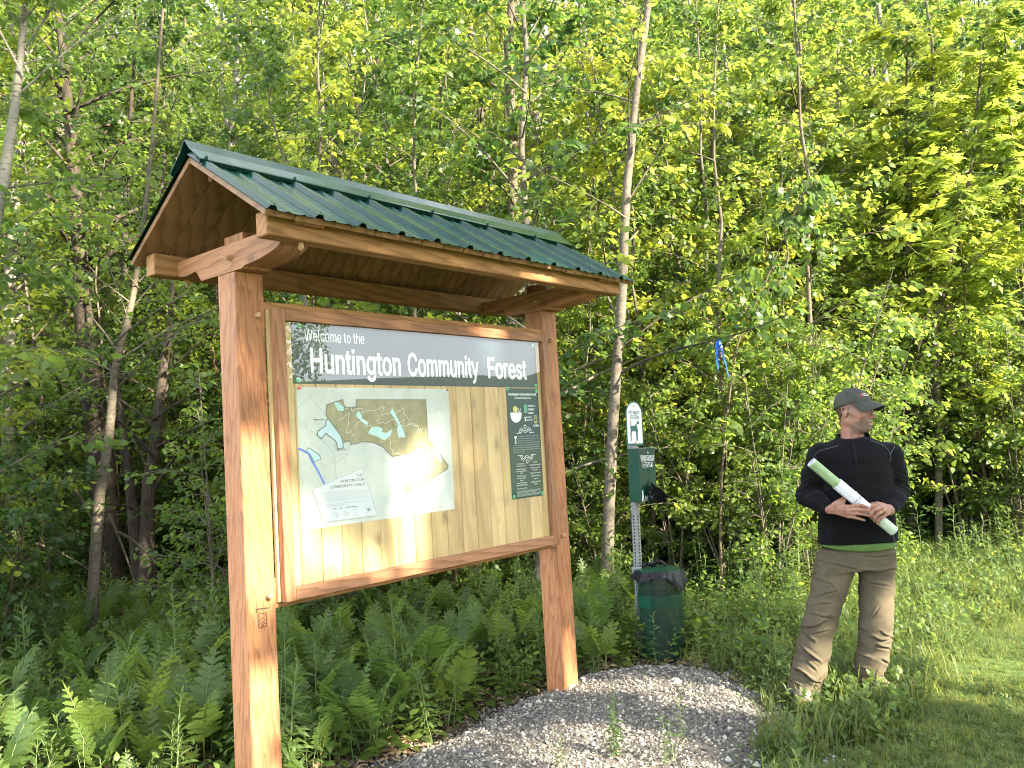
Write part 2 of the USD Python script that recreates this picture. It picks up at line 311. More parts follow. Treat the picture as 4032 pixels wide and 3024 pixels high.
for k in range(12):
    xr = RX0 - 0.012 + k * 0.2286 + 0.028
    obj('screw', screw(xr + 0.048, slen - 0.055, 0.009, 0), M_screw, kiosk)
    if k % 2 == 0: obj('screw', screw(xr, 0.118, 0.036, 0), M_screw, kiosk)
# rails between the posts, board, frame, glass
for z0, z1 in ((2.185, 2.312), (0.915, 1.05)):
    obj('rail', box(S - 0.02, LX - S + 0.02, -S + 0.006, -0.012, z0, z1, 0.003), W_rough, kiosk)
X0, X1, Z0, Z1, YF = 0.0925, 2.1245, 0.941, 2.277, -0.124
IX0, IX1, IZ0, IZ1 = X0 + 0.056, X1 - 0.056, Z0 + 0.058, Z1 - 0.056
nbd = 17; wd = 0.1202; xs = [X0 + 0.004] + [0.211 + k * wd for k in range(16)] + [X1 - 0.004]
for i in range(len(xs) - 1):
    obj('board', box(xs[i] + 0.0015, xs[i + 1] - 0.0015, -0.0855 + rng.uniform(-0.0006, 0.0006), -S + 0.004, Z0 + 0.01, Z1 - 0.01, 0.0035), W_pine, kiosk)
obj('backing_strip', box(X0 - 0.012, X0 + 0.003, -0.084, -S + 0.008, Z0 + 0.002, Z1 - 0.004), W_pine, kiosk)
for x0, x1 in ((X0, IX0), (IX1, X1)):
    obj('frame_stile', box(x0, x1, YF, -0.0865, Z0, Z1, 0.003), W_frame_z, kiosk)
for z0, z1 in ((Z0 + 0.001, IZ0), (IZ1, Z1 - 0.001)):
    obj('frame_rail', box(IX0 + 0.0005, IX1 - 0.0005, YF + 0.001, -0.0865, z0, z1, 0.003), W_frame_x, kiosk)
M_pane = usdkit.material(stage, L + 'clear_pane', {                      # two surfaces of clear sheet: Schlick's curve, the same from both sides
    'g': ('geometry', {}), 'd': ('vector_math', {'math_type': 'dot_product'}), 'ab': ('math', {'math_type': 'absolute'}), 'iv': ('math', {'math_type': 'subtract', 'value1': 1.0, 'use_clamp': True}), 'pw': ('math', {'math_type': 'power', 'value2': 5.0}),
    'ml': ('math', {'math_type': 'multiply_add', 'value2': 0.925, 'value3': 0.075}), 't': ('transparent_bsdf', {'color': (0.97, 0.98, 0.97)}), 'gl': ('glossy_bsdf', {'color': (1, 1, 1), 'roughness': 0.0}), 'm': ('mix_closure', {})},
    [('g.incoming', 'd.vector1'), ('g.normal', 'd.vector2'), ('d.value', 'ab.value1'), ('ab.value', 'iv.value2'), ('iv.value', 'pw.value1'), ('pw.value', 'ml.value1'), ('ml.value', 'm.fac'), ('t.BSDF', 'm.closure1'), ('gl.BSDF', 'm.closure2')], surface='m.closure')
px_, pz_ = np.meshgrid(np.linspace(IX0 - 0.004, IX1 + 0.004, 33), np.linspace(IZ0 - 0.004, IZ1 + 0.004, 21), indexing='ij')   # one sheet, bowed a few millimetres as acrylic is
pv = np.c_[px_.ravel(), -0.1045 + 0.0035 * (meshkit.noise(np.c_[px_.ravel() * 2.3, pz_.ravel() * 2.6, np.zeros(px_.size)], 4) - 0.5), pz_.ravel()]
pi_ = (np.arange(32)[:, None] * 21 + np.arange(20)[None]).ravel()
obj('glass_pane', (pv, np.stack([pi_, pi_ + 21, pi_ + 22, pi_ + 1], 1)), M_pane, kiosk, smooth=True)
def peg(c, d, r=0.013, ln=0.035):
    m_ = trimesh.creation.cone(r, 0.012, sections=8); m_.apply_translation([0, 0, ln * 0.7]); m_ = cat(trimesh.creation.cylinder(r, ln * 1.4, sections=8), m_)
    m_.apply_transform(trimesh.geometry.align_vectors([0, 0, 1], d)); m_.apply_translation(c); return m_
for c, d in (((0.028, -S, 2.24), (0, -1, 0.05)), ((0.035, -S, 0.978), (0, -1, 0)), ((LX - 0.01, -S, 0.982), (0, -1, 0)), ((LX - 0.012, -S, 2.24), (0, -1, 0)), ((-S, -0.045, 2.50), (-1, 0, 0.05)), ((0.0, -0.47, 2.495), (0, 0, -1)), ((0.0, 0.47, 2.495), (0, 0, -1)), ((LX - S, -0.04, 2.50), (-1, 0, 0))):
    obj('peg', peg(c, d), W_peg, kiosk)
M_ink = mat('burnt_mark', (0.045, 0.03, 0.022), 0.8)
def line(pts, w): return LineString(pts).buffer(w / 2, cap_style=2, join_style=2)
bx0, bx1, bz0, bz1 = -0.021, 0.021, 0.848, 0.908
mk = [line([(bx0, bz0), (bx1, bz0), (bx1, bz1), (bx0, bz1), (bx0, bz0), (bx1, bz0)], 0.0035), line([(bx0, 0.872), (0.0, 0.888), (bx1, 0.872)], 0.003), line([(bx0, 0.857), (0.0, 0.873), (bx1, 0.857)], 0.003), line([(-0.006, 0.85), (0.0, 0.862), (0.006, 0.85)], 0.004)]
mk = mk[0].union(mk[1]).union(mk[2]).union(mk[3]).union(line([(0.006, 0.905), (0.016, 0.898), (0.012, 0.888)], 0.003))
obj('maker_stamp', cat(flat(mk, -S - 0.0003), flat(line([(-0.032, 0.931), (0.034, 0.926)], 0.006).union(line([(-0.03, 0.935), (-0.027, 0.915)], 0.004)), -S - 0.0003)), M_ink, kiosk)

# ---------------------------------------------------------------- sheets pinned on the board (each hangs there by its own pins)
YB = -0.0862
M_banner = mat('banner_vinyl', (0.014, 0.028, 0.028), 0.35, 0.5, vary=0.15, scale=3)
M_white = mat('white_print', (0.78, 0.79, 0.80), 0.5)
M_pin = mat('green_pin', (0.10, 0.42, 0.2), 0.25, 0.6, coat=0.5)
M_redpin = mat('red_pin', (0.55, 0.02, 0.03), 0.3, 0.6)
def rect(x0, x1, z0, z1): return Polygon([(x0, z0), (x1, z0), (x1, z1), (x0, z1)])
def tack(x, z, y, r=0.012):
    a = trimesh.creation.cylinder(r, 0.0025, sections=18); b = trimesh.creation.icosphere(1, r * 0.42); b.apply_scale([1, 1, 0.8]); b.apply_translation([0, 0, 0.003])
    t = cat(a, b); v = np.array(t.vertices); return trimesh.Trimesh(np.c_[x + v[:, 0], y - v[:, 2], z + v[:, 1]], t.faces, process=False)
banner = thing('welcome_banner', 'long dark green banner reading Welcome to the Huntington Community Forest', 'banner', KP, KY)
obj('sheet', flat(rect(0.203, 2.036, 1.931, 2.221), YB, 0.0008), M_banner, banner)
yl = YB - 0.0011
obj('lettering', shift(text('Welcome to the', 0.053, 0.277, 2.139, 0.365), [0, yl, 0]), M_white, banner)
for s, a, b in (('Huntington', 0.306, 0.881), ('Community', 0.933, 1.490), ('Forest', 1.573, 1.932)):
    obj('lettering', shift(text(s, 0.118, a, 1.986, b - a, True), [0, yl, 0]), M_white, banner)
for x, z in ((0.232, 1.948), (0.25, 2.206), (2.016, 1.945), (2.012, 2.2)):
    obj('push_pin', tack(x, z, YB - 0.0015), M_pin, banner)

mp = thing('map_poster', 'large pale trail map of the community forest pinned under the banner', 'map', KP, KY)
def printmat(name, a, b, scale=9.0, rough=0.55, detail=8.0):
    return usdkit.material(stage, L + name, {'tc': ('texture_coordinate', {}), 'n': ('noise_texture', {'scale': scale, 'detail': detail, 'roughness': 0.7}), 'r': ('rgb_ramp', {'ramp': [(0.32, a), (0.68, b)]}), 'p': ('principled_bsdf', {'roughness': rough})},
        [('tc.object', 'n.vector'), ('n.fac', 'r.fac'), ('r.color', 'p.base_color')], surface='p.BSDF')
M_paper = printmat('map_paper', (0.40, 0.43, 0.39), (0.55, 0.57, 0.53), 5.0)
M_forest = printmat('map_forest', (0.19, 0.17, 0.085), (0.34, 0.30, 0.17), 12.0)
M_wet = printmat('map_wetland', (0.33, 0.52, 0.50), (0.45, 0.66, 0.63), 10.0)
M_west = printmat('map_field', (0.38, 0.52, 0.54), (0.46, 0.60, 0.62), 10.0)
M_line = mat('map_line', (0.13, 0.14, 0.12), 0.6)
M_grey = mat('map_grey_line', (0.36, 0.37, 0.36), 0.6)
M_pale = mat('map_pale_line', (0.74, 0.74, 0.70), 0.6)
M_river = mat('map_river', (0.12, 0.18, 0.55), 0.6)
M_leg = mat('map_legend', (0.53, 0.55, 0.58), 0.55)
obj('sheet', flat(rect(0.218, 1.231, 1.246, 1.915), YB, 0.0005), M_paper, mp)
forest = [(0.389, 1.831), (0.487, 1.856), (0.497, 1.819), (0.568, 1.817), (0.572, 1.855), (1.052, 1.855), (1.053, 1.648), (1.195, 1.493), (1.193, 1.472), (0.884, 1.356), (0.857, 1.383), (0.941, 1.466), (0.983, 1.503), (1.025, 1.567), (1.01, 1.604), (0.888, 1.566), (0.79, 1.56), (0.733, 1.612), (0.673, 1.638), (0.602, 1.645), (0.525, 1.632), (0.52, 1.653), (0.476, 1.645), (0.466, 1.677), (0.414, 1.741), (0.393, 1.764), (0.383, 1.782)]
west = [(0.393, 1.764), (0.414, 1.741), (0.466, 1.677), (0.476, 1.645), (0.477, 1.618), (0.442, 1.616), (0.439, 1.646), (0.426, 1.66), (0.376, 1.693), (0.35, 1.667), (0.325, 1.686), (0.331, 1.705), (0.378, 1.729), (0.381, 1.755)]
obj('forest_area', flat(Polygon(forest).buffer(0), YB - 0.001, 0.0003), M_forest, mp)
wets = [[(0.436, 1.842), (0.458, 1.839), (0.491, 1.816), (0.487, 1.801), (0.456, 1.803)], [(0.582, 1.797), (0.601, 1.779), (0.603, 1.76), (0.638, 1.741), (0.637, 1.727), (0.608, 1.742), (0.566, 1.775)],
        [(0.66, 1.712), (0.702, 1.716), (0.733, 1.706), (0.725, 1.687), (0.762, 1.681), (0.795, 1.699), (0.786, 1.671), (0.741, 1.649), (0.694, 1.669), (0.64, 1.685)],
        [(0.808, 1.809), (0.837, 1.761), (0.871, 1.702), (0.888, 1.658), (0.843, 1.66), (0.836, 1.703), (0.847, 1.727), (0.818, 1.761), (0.794, 1.79)], [(1.09, 1.60), (1.15, 1.53), (1.14, 1.51), (1.10, 1.56)]]
for q in wets:
    obj('wetland_area', flat(Polygon(q).buffer(0).buffer(0.004).buffer(-0.002), YB - 0.0016, 0.0003), M_wet, mp)
obj('field_area', flat(Polygon(west).buffer(0), YB - 0.001, 0.0003), M_west, mp)
obj('field_area', flat(Polygon([(0.258, 1.612), (0.274, 1.628), (0.333, 1.591), (0.342, 1.571), (0.301, 1.561), (0.278, 1.601)]), YB - 0.001, 0.0003), M_wet, mp)
obj('boundary', flat(Polygon(forest).buffer(0).exterior.buffer(0.0022).union(Polygon(west).buffer(0).exterior.buffer(0.0022)).union(Polygon([(0.258, 1.612), (0.274, 1.628), (0.333, 1.591), (0.342, 1.571), (0.301, 1.561), (0.278, 1.601)]).exterior.buffer(0.0016)), YB - 0.0022, 0.0003), M_line, mp)
obj('river', flat(LineString([(0.22, 1.625), (0.245, 1.615), (0.273, 1.601), (0.287, 1.57), (0.316, 1.525), (0.355, 1.454)]).buffer(0.0055), YB - 0.001, 0.0003), M_river, mp)
def wob(pts, a, seed):
    p = spline(pts, 40); p = p + (meshkit.noise(np.c_[p * 45, np.full(len(p), seed)], seed)[:, None] - 0.5) * a; return p
gl_ = [line([(0.222, 1.814), (0.309, 1.888), (0.339, 1.913)], 0.0022), line([(0.222, 1.757), (0.325, 1.686), (0.394, 1.626), (0.422, 1.589), (0.428, 1.47)], 0.0022), line([(0.29, 1.87), (0.385, 1.785)], 0.0018), line(wob([(0.342, 1.571), (0.36, 1.542), (0.415, 1.55), (0.471, 1.564), (0.513, 1.598), (0.52, 1.63), (0.60, 1.636), (0.645, 1.642)], 0.02, 3), 0.0026), line(wob([(0.245, 1.37), (0.29, 1.33), (0.262, 1.28)], 0.02, 5), 0.002), line([(0.418, 1.618), (0.445, 1.65)], 0.003)]
u_ = gl_[0]
for q in gl_[1:]: u_ = u_.union(q)
obj('road_lines', flat(u_, YB - 0.001, 0.0003), M_grey, mp)
tr = line(wob([(0.50, 1.815), (0.56, 1.81), (0.62, 1.80), (0.70, 1.812), (0.78, 1.79), (0.86, 1.80)], 0.05, 7), 0.0016)
for k, q in enumerate(([(0.70, 1.75), (0.74, 1.755), (0.79, 1.745), (0.84, 1.74), (0.90, 1.73), (0.96, 1.72), (1.0, 1.66)], [(0.55, 1.70), (0.58, 1.74), (0.64, 1.72), (0.68, 1.68)], [(0.85, 1.79), (0.90, 1.77), (0.95, 1.72), (1.02, 1.70)], [(0.69, 1.655), (0.76, 1.64), (0.82, 1.60), (0.87, 1.57)], [(0.48, 1.78), (0.52, 1.75), (0.50, 1.70), (0.54, 1.67)])):
    tr = tr.union(line(wob(q, 0.05, 11 + k), 0.0016))
obj('trail_lines', flat(tr, YB - 0.0022, 0.0003), M_pale, mp)
obj('powerline', flat(line([(1.145, 1.80), (1.105, 1.66), (1.07, 1.52), (1.045, 1.42)], 0.0025), YB - 0.0026, 0.0003), M_pale, mp)
obj('road_name', cat(shift(text('TRAIL ROAD', 0.008, 0.435, 1.606, 0.06), [0, YB - 0.001, 0]), shift(text('MEMORIAL SCHOOL', 0.006, 0.31, 1.757, 0.06), [0, YB - 0.001, 0])), M_line, mp)
leg = Polygon([(0.284, 1.43), (0.588, 1.512), (0.671, 1.27), (0.339, 1.272)])
obj('legend_box', flat(leg, YB - 0.0028, 0.0003), M_leg, mp)
obj('legend_border', flat(leg.exterior.buffer(0.0012), YB - 0.0034, 0.0003), M_grey, mp)
yt = YB - 0.0033; g3 = []
for s, h, xr, z, w in (('THE', 0.0135, 0.590, 1.472, 0.040), ('HUNTINGTON', 0.0135, 0.595, 1.450, 0.143), ('COMMUNITY FOREST', 0.0135, 0.605, 1.4265, 0.216)):
    g3.append(shift(text(s, h, xr, z, w, False, 'r'), [0, yt, 0]))
obj('lettering', cat(*g3), M_line, mp)
para = ['The ~245 acre Huntington Community Forest, Huntington Center, Vt.', 'This map is provided for general information and reference. This is not authoritative', 'information, and is subject to change. By viewing, downloading, or using this map, you', 'acknowledge that being in forested and agricultural environments is inherently risky', 'and agree that the Town of Huntington, or any other parties or individuals are not', 'responsible for your choices, actions, outcomes, injuries, etc. USE AT YOUR OWN RISK.', '', 'Please respect our neighbors, do not trespass off property. Do not damage, harass, or', 'alter vegetation, waterbodies, or wildlife.']
g3 = []
for k, s in enumerate(para):
    if s: g3.append(shift(small(s, 0.0046, 0.315 + 0.0019 * k, 1.408 - 0.0084 * k, {0: 0.235, 8: 0.14}.get(k, 0.296)), [0, yt, 0]))
obj('small_print', cat(*g3), M_grey, mp, kind='stuff')
sb = cat(*[flat(rect(a, b, 1.3265, 1.3295), yt, 0.0003) for a, b in ((0.398, 0.417), (0.435, 0.455), (0.473, 0.55))])
obj('scale_bar', sb, M_line, mp)
comp = Point(0.617, 1.304).buffer(0.009).difference(Point(0.617, 1.304).buffer(0.006)).union(Point(0.617, 1.304).buffer(0.004))
for a in range(4):
    comp = comp.union(Point(0.617 + 0.016 * math.sin(a * math.pi / 2 + 0.35), 1.304 + 0.016 * math.cos(a * math.pi / 2 + 0.35)).buffer(0.0022))
obj('compass_rose', flat(comp, yt, 0.0003), M_line, mp)
g3 = [flat(rect(x, x + w_, z, z + 0.0022), yt, 0.0003) for x, z, w_ in ((0.402, 1.305, 0.026), (0.412, 1.296, 0.02), (0.412, 1.289, 0.018), (0.414, 1.282, 0.018), (0.462, 1.317, 0.012), (0.46, 1.309, 0.018), (0.46, 1.301, 0.034), (0.46, 1.293, 0.036), (0.46, 1.285, 0.032), (0.516, 1.321, 0.03), (0.524, 1.313, 0.02), (0.524, 1.305, 0.018), (0.524, 1.297, 0.016), (0.524, 1.289, 0.014), (0.522, 1.281, 0.03))]
obj('legend_key', cat(*g3), M_grey, mp, kind='stuff')
for x, z in ((0.228, 1.909), (0.239, 1.91), (1.221, 1.909)):
    obj('push_pin', tack(x, z, YB - 0.002, 0.0065), M_redpin, mp)

ack = thing('acknowledgments_poster', 'narrow dark poster of acknowledgments with logos at the right of the board', 'poster', KP, KY)
obj('sheet', flat(Polygon([(1.725, 1.254), (2.030, 1.254), (2.034, 1.926), (1.725, 1.926)]), YB - 0.0014, 0.0005), mat('poster_paper', (0.02, 0.045, 0.047), 0.4, vary=0.15, scale=4), ack)
ya = YB - 0.0023
A3 = lambda *t, **k: shift(text(*t, **k), [0, ya, 0])
obj('lettering', cat(A3('Huntington Community Forest', 0.0135, 1.745, 1.882, 0.267, True), A3('Acknowledgments', 0.0125, 1.878, 1.860, 0.158, False, 'c')), M_white, ack)
obj('sun_emblem', flat(Point(1.8, 1.795).buffer(0.0215).difference(Polygon([(1.783, 1.77), (1.789, 1.79), (1.795, 1.77)])), ya, 0.0004), mat('print_yellow', (0.55, 0.50, 0.12), 0.5), ack)
obj('house_emblem', flat(line([(1.815, 1.782), (1.815, 1.795), (1.823, 1.803), (1.833, 1.795), (1.833, 1.782), (1.842, 1.782), (1.85, 1.795), (1.845, 1.80)], 0.0035), ya, 0.0004), M_white, ack)
obj('leaf_emblem', flat(Polygon([(1.752, 1.776)] + [(1.804 + 0.052 * math.cos(t) + 0.003 * math.sin(23 * t), 1.771 - 0.056 * math.sin(t) ** 0.8) for t in np.linspace(math.pi * 0.97, math.pi * 0.03, 24)] + [(1.859, 1.776)]).buffer(0), ya, 0.0004), M_white, ack)
obj('tree_logo', flat(rect(1.884, 1.917, 1.773, 1.825), ya, 0.0004), mat('print_green', (0.10, 0.33, 0.20), 0.5), ack)
obj('lettering', cat(A3('TRUST', 0.0105, 1.924, 1.811, 0.058, True), A3('for', 0.005, 1.986, 1.813, 0.022), A3('PUBLIC', 0.0105, 1.924, 1.789, 0.062, True), A3('LAND', 0.0105, 1.924, 1.767, 0.05, True)), M_white, ack)
obj('lettering', cat(A3('Vermont', 0.0095, 1.902, 1.742, 0.05), A3('Land Trust', 0.0095, 1.902, 1.725, 0.062), flat(Polygon([(1.885, 1.722), (1.898, 1.722), (1.894, 1.735), (1.899, 1.748), (1.884, 1.748), (1.889, 1.735)]), ya, 0.0004)), M_white, ack)
sh_ = Polygon([(1.978, 1.755), (1.985, 1.758), (1.992, 1.755), (2.0, 1.758), (2.007, 1.755), (2.006, 1.735), (2.01, 1.715), (2.0, 1.708), (1.993, 1.703), (1.986, 1.708), (1.976, 1.714), (1.979, 1.735)])
obj('shield_emblem', cat(flat(sh_.difference(sh_.buffer(-0.004)), ya, 0.0004), A3('US', 0.014, 1.985, 1.735, 0.016, True), flat(line([(1.985, 1.716), (2.002, 1.716)], 0.01), ya, 0.0004)), mat('print_gold', (0.42, 0.40, 0.15), 0.5), ack)
obj('lettering', A3('L.L.Bean', 0.0115, 1.966, 1.688, 0.056, True), M_white, ack)
def scroll(z, up):
    s = 1 if up else -1; c = 1.885; g = []
    q = [(-0.085, 0.0), (-0.05, 0.0)]
    wv = [(c + x, z + s * (0.022 * math.cos(x / 0.055 * math.pi) * -0.5 + 0.012)) for x in np.linspace(-0.055, 0.055, 26)]
    wv2 = [(c + x, z + s * (0.022 * math.cos(x / 0.048 * math.pi) * -0.5 + 0.022)) for x in np.linspace(-0.04, 0.04, 20)]
    u = line(wv, 0.003).union(line(wv2, 0.003)).union(Point(c, z + s * 0.036).buffer(0.012).difference(Point(c, z + s * 0.036).buffer(0.009)))
    for k in (-1, 1):
        u = u.union(line([(c + k * 0.085, z - s * 0.003), (c + k * 0.045, z)], 0.003)).union(Point(c + k * 0.05, z + s * 0.006).buffer(0.011).difference(Point(c + k * 0.05, z + s * 0.006).buffer(0.0085)))
    return flat(u, ya, 0.0004)
obj('scroll_ornament', scroll(1.652, True), M_white, ack)
obj('scroll_ornament', scroll(1.510, False), M_white, ack)
tcap = rect(1.776, 1.8, 1.624, 1.631).union(rect(1.785, 1.791, 1.588, 1.629)).union(rect(1.781, 1.795, 1.585, 1.589)).union(rect(1.776, 1.779, 1.616, 1.628)).union(rect(1.797, 1.8, 1.616, 1.628))
obj('drop_capital', flat(tcap, ya, 0.0004), M_white, ack)
M_dim = mat('poster_small_print', (0.42, 0.46, 0.46), 0.6)
tx = [('he Huntington Community Forest was made', 1.805, 1.627, 0.205), ('possible with the financial support & vision of', 1.805, 1.613, 0.21), ('government, foundations and individuals.', 1.805, 1.60, 0.17), ('The Town of Huntington would like to thank', 1.805, 1.587, 0.215), ('the Trust for Public Land for their guidance and leader-', 1.76, 1.573, 0.258), ('ship and for helping partnerships with the following or-', 1.76, 1.559, 0.26), ('ganizations to ensure this community treasure would be', 1.76, 1.546, 0.262), ('enjoyed now and forever.', 1.76, 1.532, 0.11)]
obj('small_print', cat(*[shift(small(s, 0.006, x, z, w), [0, ya, 0]) for s, x, z, w in tx]), M_dim, ack)
c1_ = [('The Huntington', 1.459), ('Conservation Fund', 1.446), ('Vermont Housing and', 1.427), ('Conservation Board', 1.414), ('(VHCB)', 1.401), ('US Forest Service', 1.385), ('Community Forest', 1.372), ('Program', 1.359), ('Vermont Clean Water', 1.343), ('State Revolving Fund', 1.330), ('Vermont Land Trust', 1.309)]
c2_ = [('L.L.Bean', 1.463), ('Fieldstone Foundation', 1.446), ('Davis Conservation', 1.428), ('Foundation', 1.415), ('Lintilhac Foundation', 1.396), ('Oakland Foundation', 1.378), ('Rise VT', 1.360), ('Individual Private', 1.341), ('Donors', 1.328)]
obj('lettering', cat(*[shift(small(s, 0.0075, 1.823, z, len(s) * 0.0052, 'c'), [0, ya, 0]) for s, z in c1_], *[shift(small(s, 0.0075, 1.96, z, len(s) * 0.0052, 'c'), [0, ya, 0]) for s, z in c2_]), M_white, ack, kind='stuff')
obj('small_print', cat(*[flat(rect(1.77, x1, z, z + 0.0016), ya, 0.0004) for x1, z in ((2.0, 1.297), (2.0, 1.291), (1.95, 1.285), (2.0, 1.277), (2.0, 1.271), (1.98, 1.266))]), M_dim, ack, kind='stuff')
for x, z in ((1.737, 1.922), (2.017, 1.908), (1.741, 1.269), (2.018, 1.268)):
    obj('push_pin', tack(x, z, ya - 0.0008), M_pin, ack)
# ---------------------------------------------------------------- the ground
def sheet(xs, ys, zf):
    X, Y = np.meshgrid(xs, ys, indexing='ij'); Z = zf(X, Y); n = len(ys)
    i = (np.arange(len(xs) - 1)[:, None] * n + np.arange(n - 1)[None]).ravel()
    return np.c_[X.ravel(), Y.ravel(), Z.ravel()], np.stack([i, i + n, i + n + 1, i + 1], 1)
def ss(a, b, x): t = np.clip((np.asarray(x, float) - a) / (b - a), 0, 1); return t * t * (3 - 2 * t)
PAD = Polygon([(-1.75, 3.35), (-1.12, 3.95), (-0.86, 4.42), (-0.42, 4.98), (-0.05, 5.52), (0.25, 5.9), (0.75, 6.1), (1.2, 5.95), (1.42, 5.35), (1.32, 4.75), (1.1, 4.3), (0.95, 3.6), (0.7, 2.2), (0.2, 1.3), (-1.0, 1.6), (-1.7, 2.5)]).buffer(0.12).buffer(-0.12)
import shapely
def pad_depth(x, y):                              # metres inside the gravel pad, negative outside
    p = shapely.points(np.ravel(x), np.ravel(y)); b = PAD.exterior
    d = shapely.distance(p, b); return np.where(shapely.contains(PAD, p), d, -d).reshape(np.shape(x))
def nz(x, y, s, seed=0): return meshkit.noise(np.stack([np.asarray(x) * s, np.asarray(y) * s, np.zeros_like(np.asarray(x, float))], -1), seed)
def ground_z(x, y):
    x, y = np.asarray(x, float), np.asarray(y, float)
    near = 1 - ss(20, 60, np.hypot(x, y))
    z = (nz(x, y, 0.5, 2) - 0.5) * 0.10 + (nz(x, y, 1.7, 3) - 0.5) * 0.05
    z = z * near - 0.05
    z = z - 0.10 * ss(0.0, 1.5, -(x * kc + y * ks - 99) * 0) * 0
    return z + ss(8, 26, y) * 0.5 * near + ss(3, 8, x) * ss(6, 12, y) * 0.1
def pad_z(x, y):
    d = pad_depth(x, y)
    return ground_z(x, y) * (1 - ss(-0.1, 0.3, d)) + (0.0 + (nz(x, y, 1.6, 5) - 0.5) * 0.05 + (nz(x, y, 5, 6) - 0.5) * 0.012) * ss(-0.1, 0.3, d) + (ss(-0.22, 0.28, d) - 0.45) * 0.06
def axis_pts(lo, hi, step, far):
    a = np.arange(lo, hi + 1e-6, step); o = step * 1.35 ** np.arange(1, 60); o = np.cumsum(o); o = o[o < far]
    return np.r_[lo - o[::-1], a, hi + o]
M_ground = usdkit.material(stage, L + 'forest_floor', {
    'g': ('geometry', {}), 'a': ('attribute', {'attribute': 'green'}), 'n': ('noise_texture', {'scale': 2.2, 'detail': 6.0, 'roughness': 0.65}), 'n2': ('noise_texture', {'scale': 38.0, 'detail': 5.0, 'roughness': 0.7}),
    'r': ('rgb_ramp', {'ramp': [(0.3, (0.022, 0.016, 0.010)), (0.5, (0.05, 0.036, 0.022)), (0.72, (0.12, 0.085, 0.05))]}),
    'r2': ('rgb_ramp', {'ramp': [(0.3, (0.045, 0.075, 0.018)), (0.55, (0.08, 0.12, 0.03)), (0.75, (0.16, 0.15, 0.06))]}),
    'm': ('mix_color', {}), 'b': ('bump', {'strength': 1.0, 'distance': 0.02}), 'p': ('principled_bsdf', {'roughness': 0.95, 'specular_ior_level': 0.1})},
    [('g.position', 'n.vector'), ('g.position', 'n2.vector'), ('n2.fac', 'r.fac'), ('n2.fac', 'r2.fac'), ('a.fac', 'm.fac'), ('r.color', 'm.a'), ('r2.color', 'm.b'), ('m.result', 'p.base_color'), ('n2.fac', 'b.height'), ('b.normal', 'p.normal')], surface='p.BSDF')
gx, gy = axis_pts(-8, 10, 0.16, 1600), axis_pts(0.5, 16, 0.16, 1600)
gv, gf = sheet(gx, gy, ground_z)
def lawn_amount(x, y):                            # 1 in the mown clearing, 0 under the trees
    edge = np.interp(x, [-3, -1.2, 0.2, 1.4, 2.6, 4, 8, 14], [1.0, 3.2, 4.6, 5.6, 8.2, 10.2, 11.2, 12.0])
    return ss(0.8, -0.8, y - edge) if False else 1 - ss(-0.8, 0.8, y - edge)
gp_ = obj('ground', (gv, gf), M_ground, kind='structure', smooth=True)
UsdGeom.PrimvarsAPI(stage.GetPrimAtPath(gp_)).CreatePrimvar('green', Sdf.ValueTypeNames.FloatArray, 'vertex').Set(Vt.FloatArray.FromNumpy(np.maximum(lawn_amount(gv[:, 0], gv[:, 1]), ss(25, 60, np.hypot(gv[:, 0], gv[:, 1] * 0.3)) * 0.8).astype(np.float32)))
# wooded hill across the field to the right; it stands in the pane's reflection
hx, hy = np.linspace(260, 900, 40), np.linspace(-700, 900, 60)
hv, hf = sheet(hx, hy, lambda X, Y: -3 + 52 * ss(0, 1, (X - 260) / 320) * (0.55 + 0.9 * meshkit.fbm(np.stack([X / 260, Y / 260, X * 0], -1), 4, 9)) * ss(0, 160, 700 - np.abs(Y - 100)))
obj('hills', (hv, hf), mat('hill_woods', (0.035, 0.06, 0.025), 0.95, 0.1, vary=0.5, scale=0.05), kind='structure', smooth=True)
# gravel pad in front of the kiosk
M_gravel = mat('gravel_bed', (0.10, 0.09, 0.078), 0.9, 0.2, vary=0.5, scale=70, bump=0.008, bscale=90)
px = np.arange(-2.1, 1.85, 0.06); py = np.arange(1.0, 6.5, 0.06)
pv, pf = sheet(px, py, pad_z)
dd = pad_depth(pv[:, 0], pv[:, 1]); keep = (dd[pf] > -0.2).any(1); pf = pf[keep]; uq, inv = np.unique(pf, return_inverse=True); pv, pf = pv[uq], inv.reshape(pf.shape)
obj('gravel_pad', (pv, pf), M_gravel, kind='structure', smooth=True)

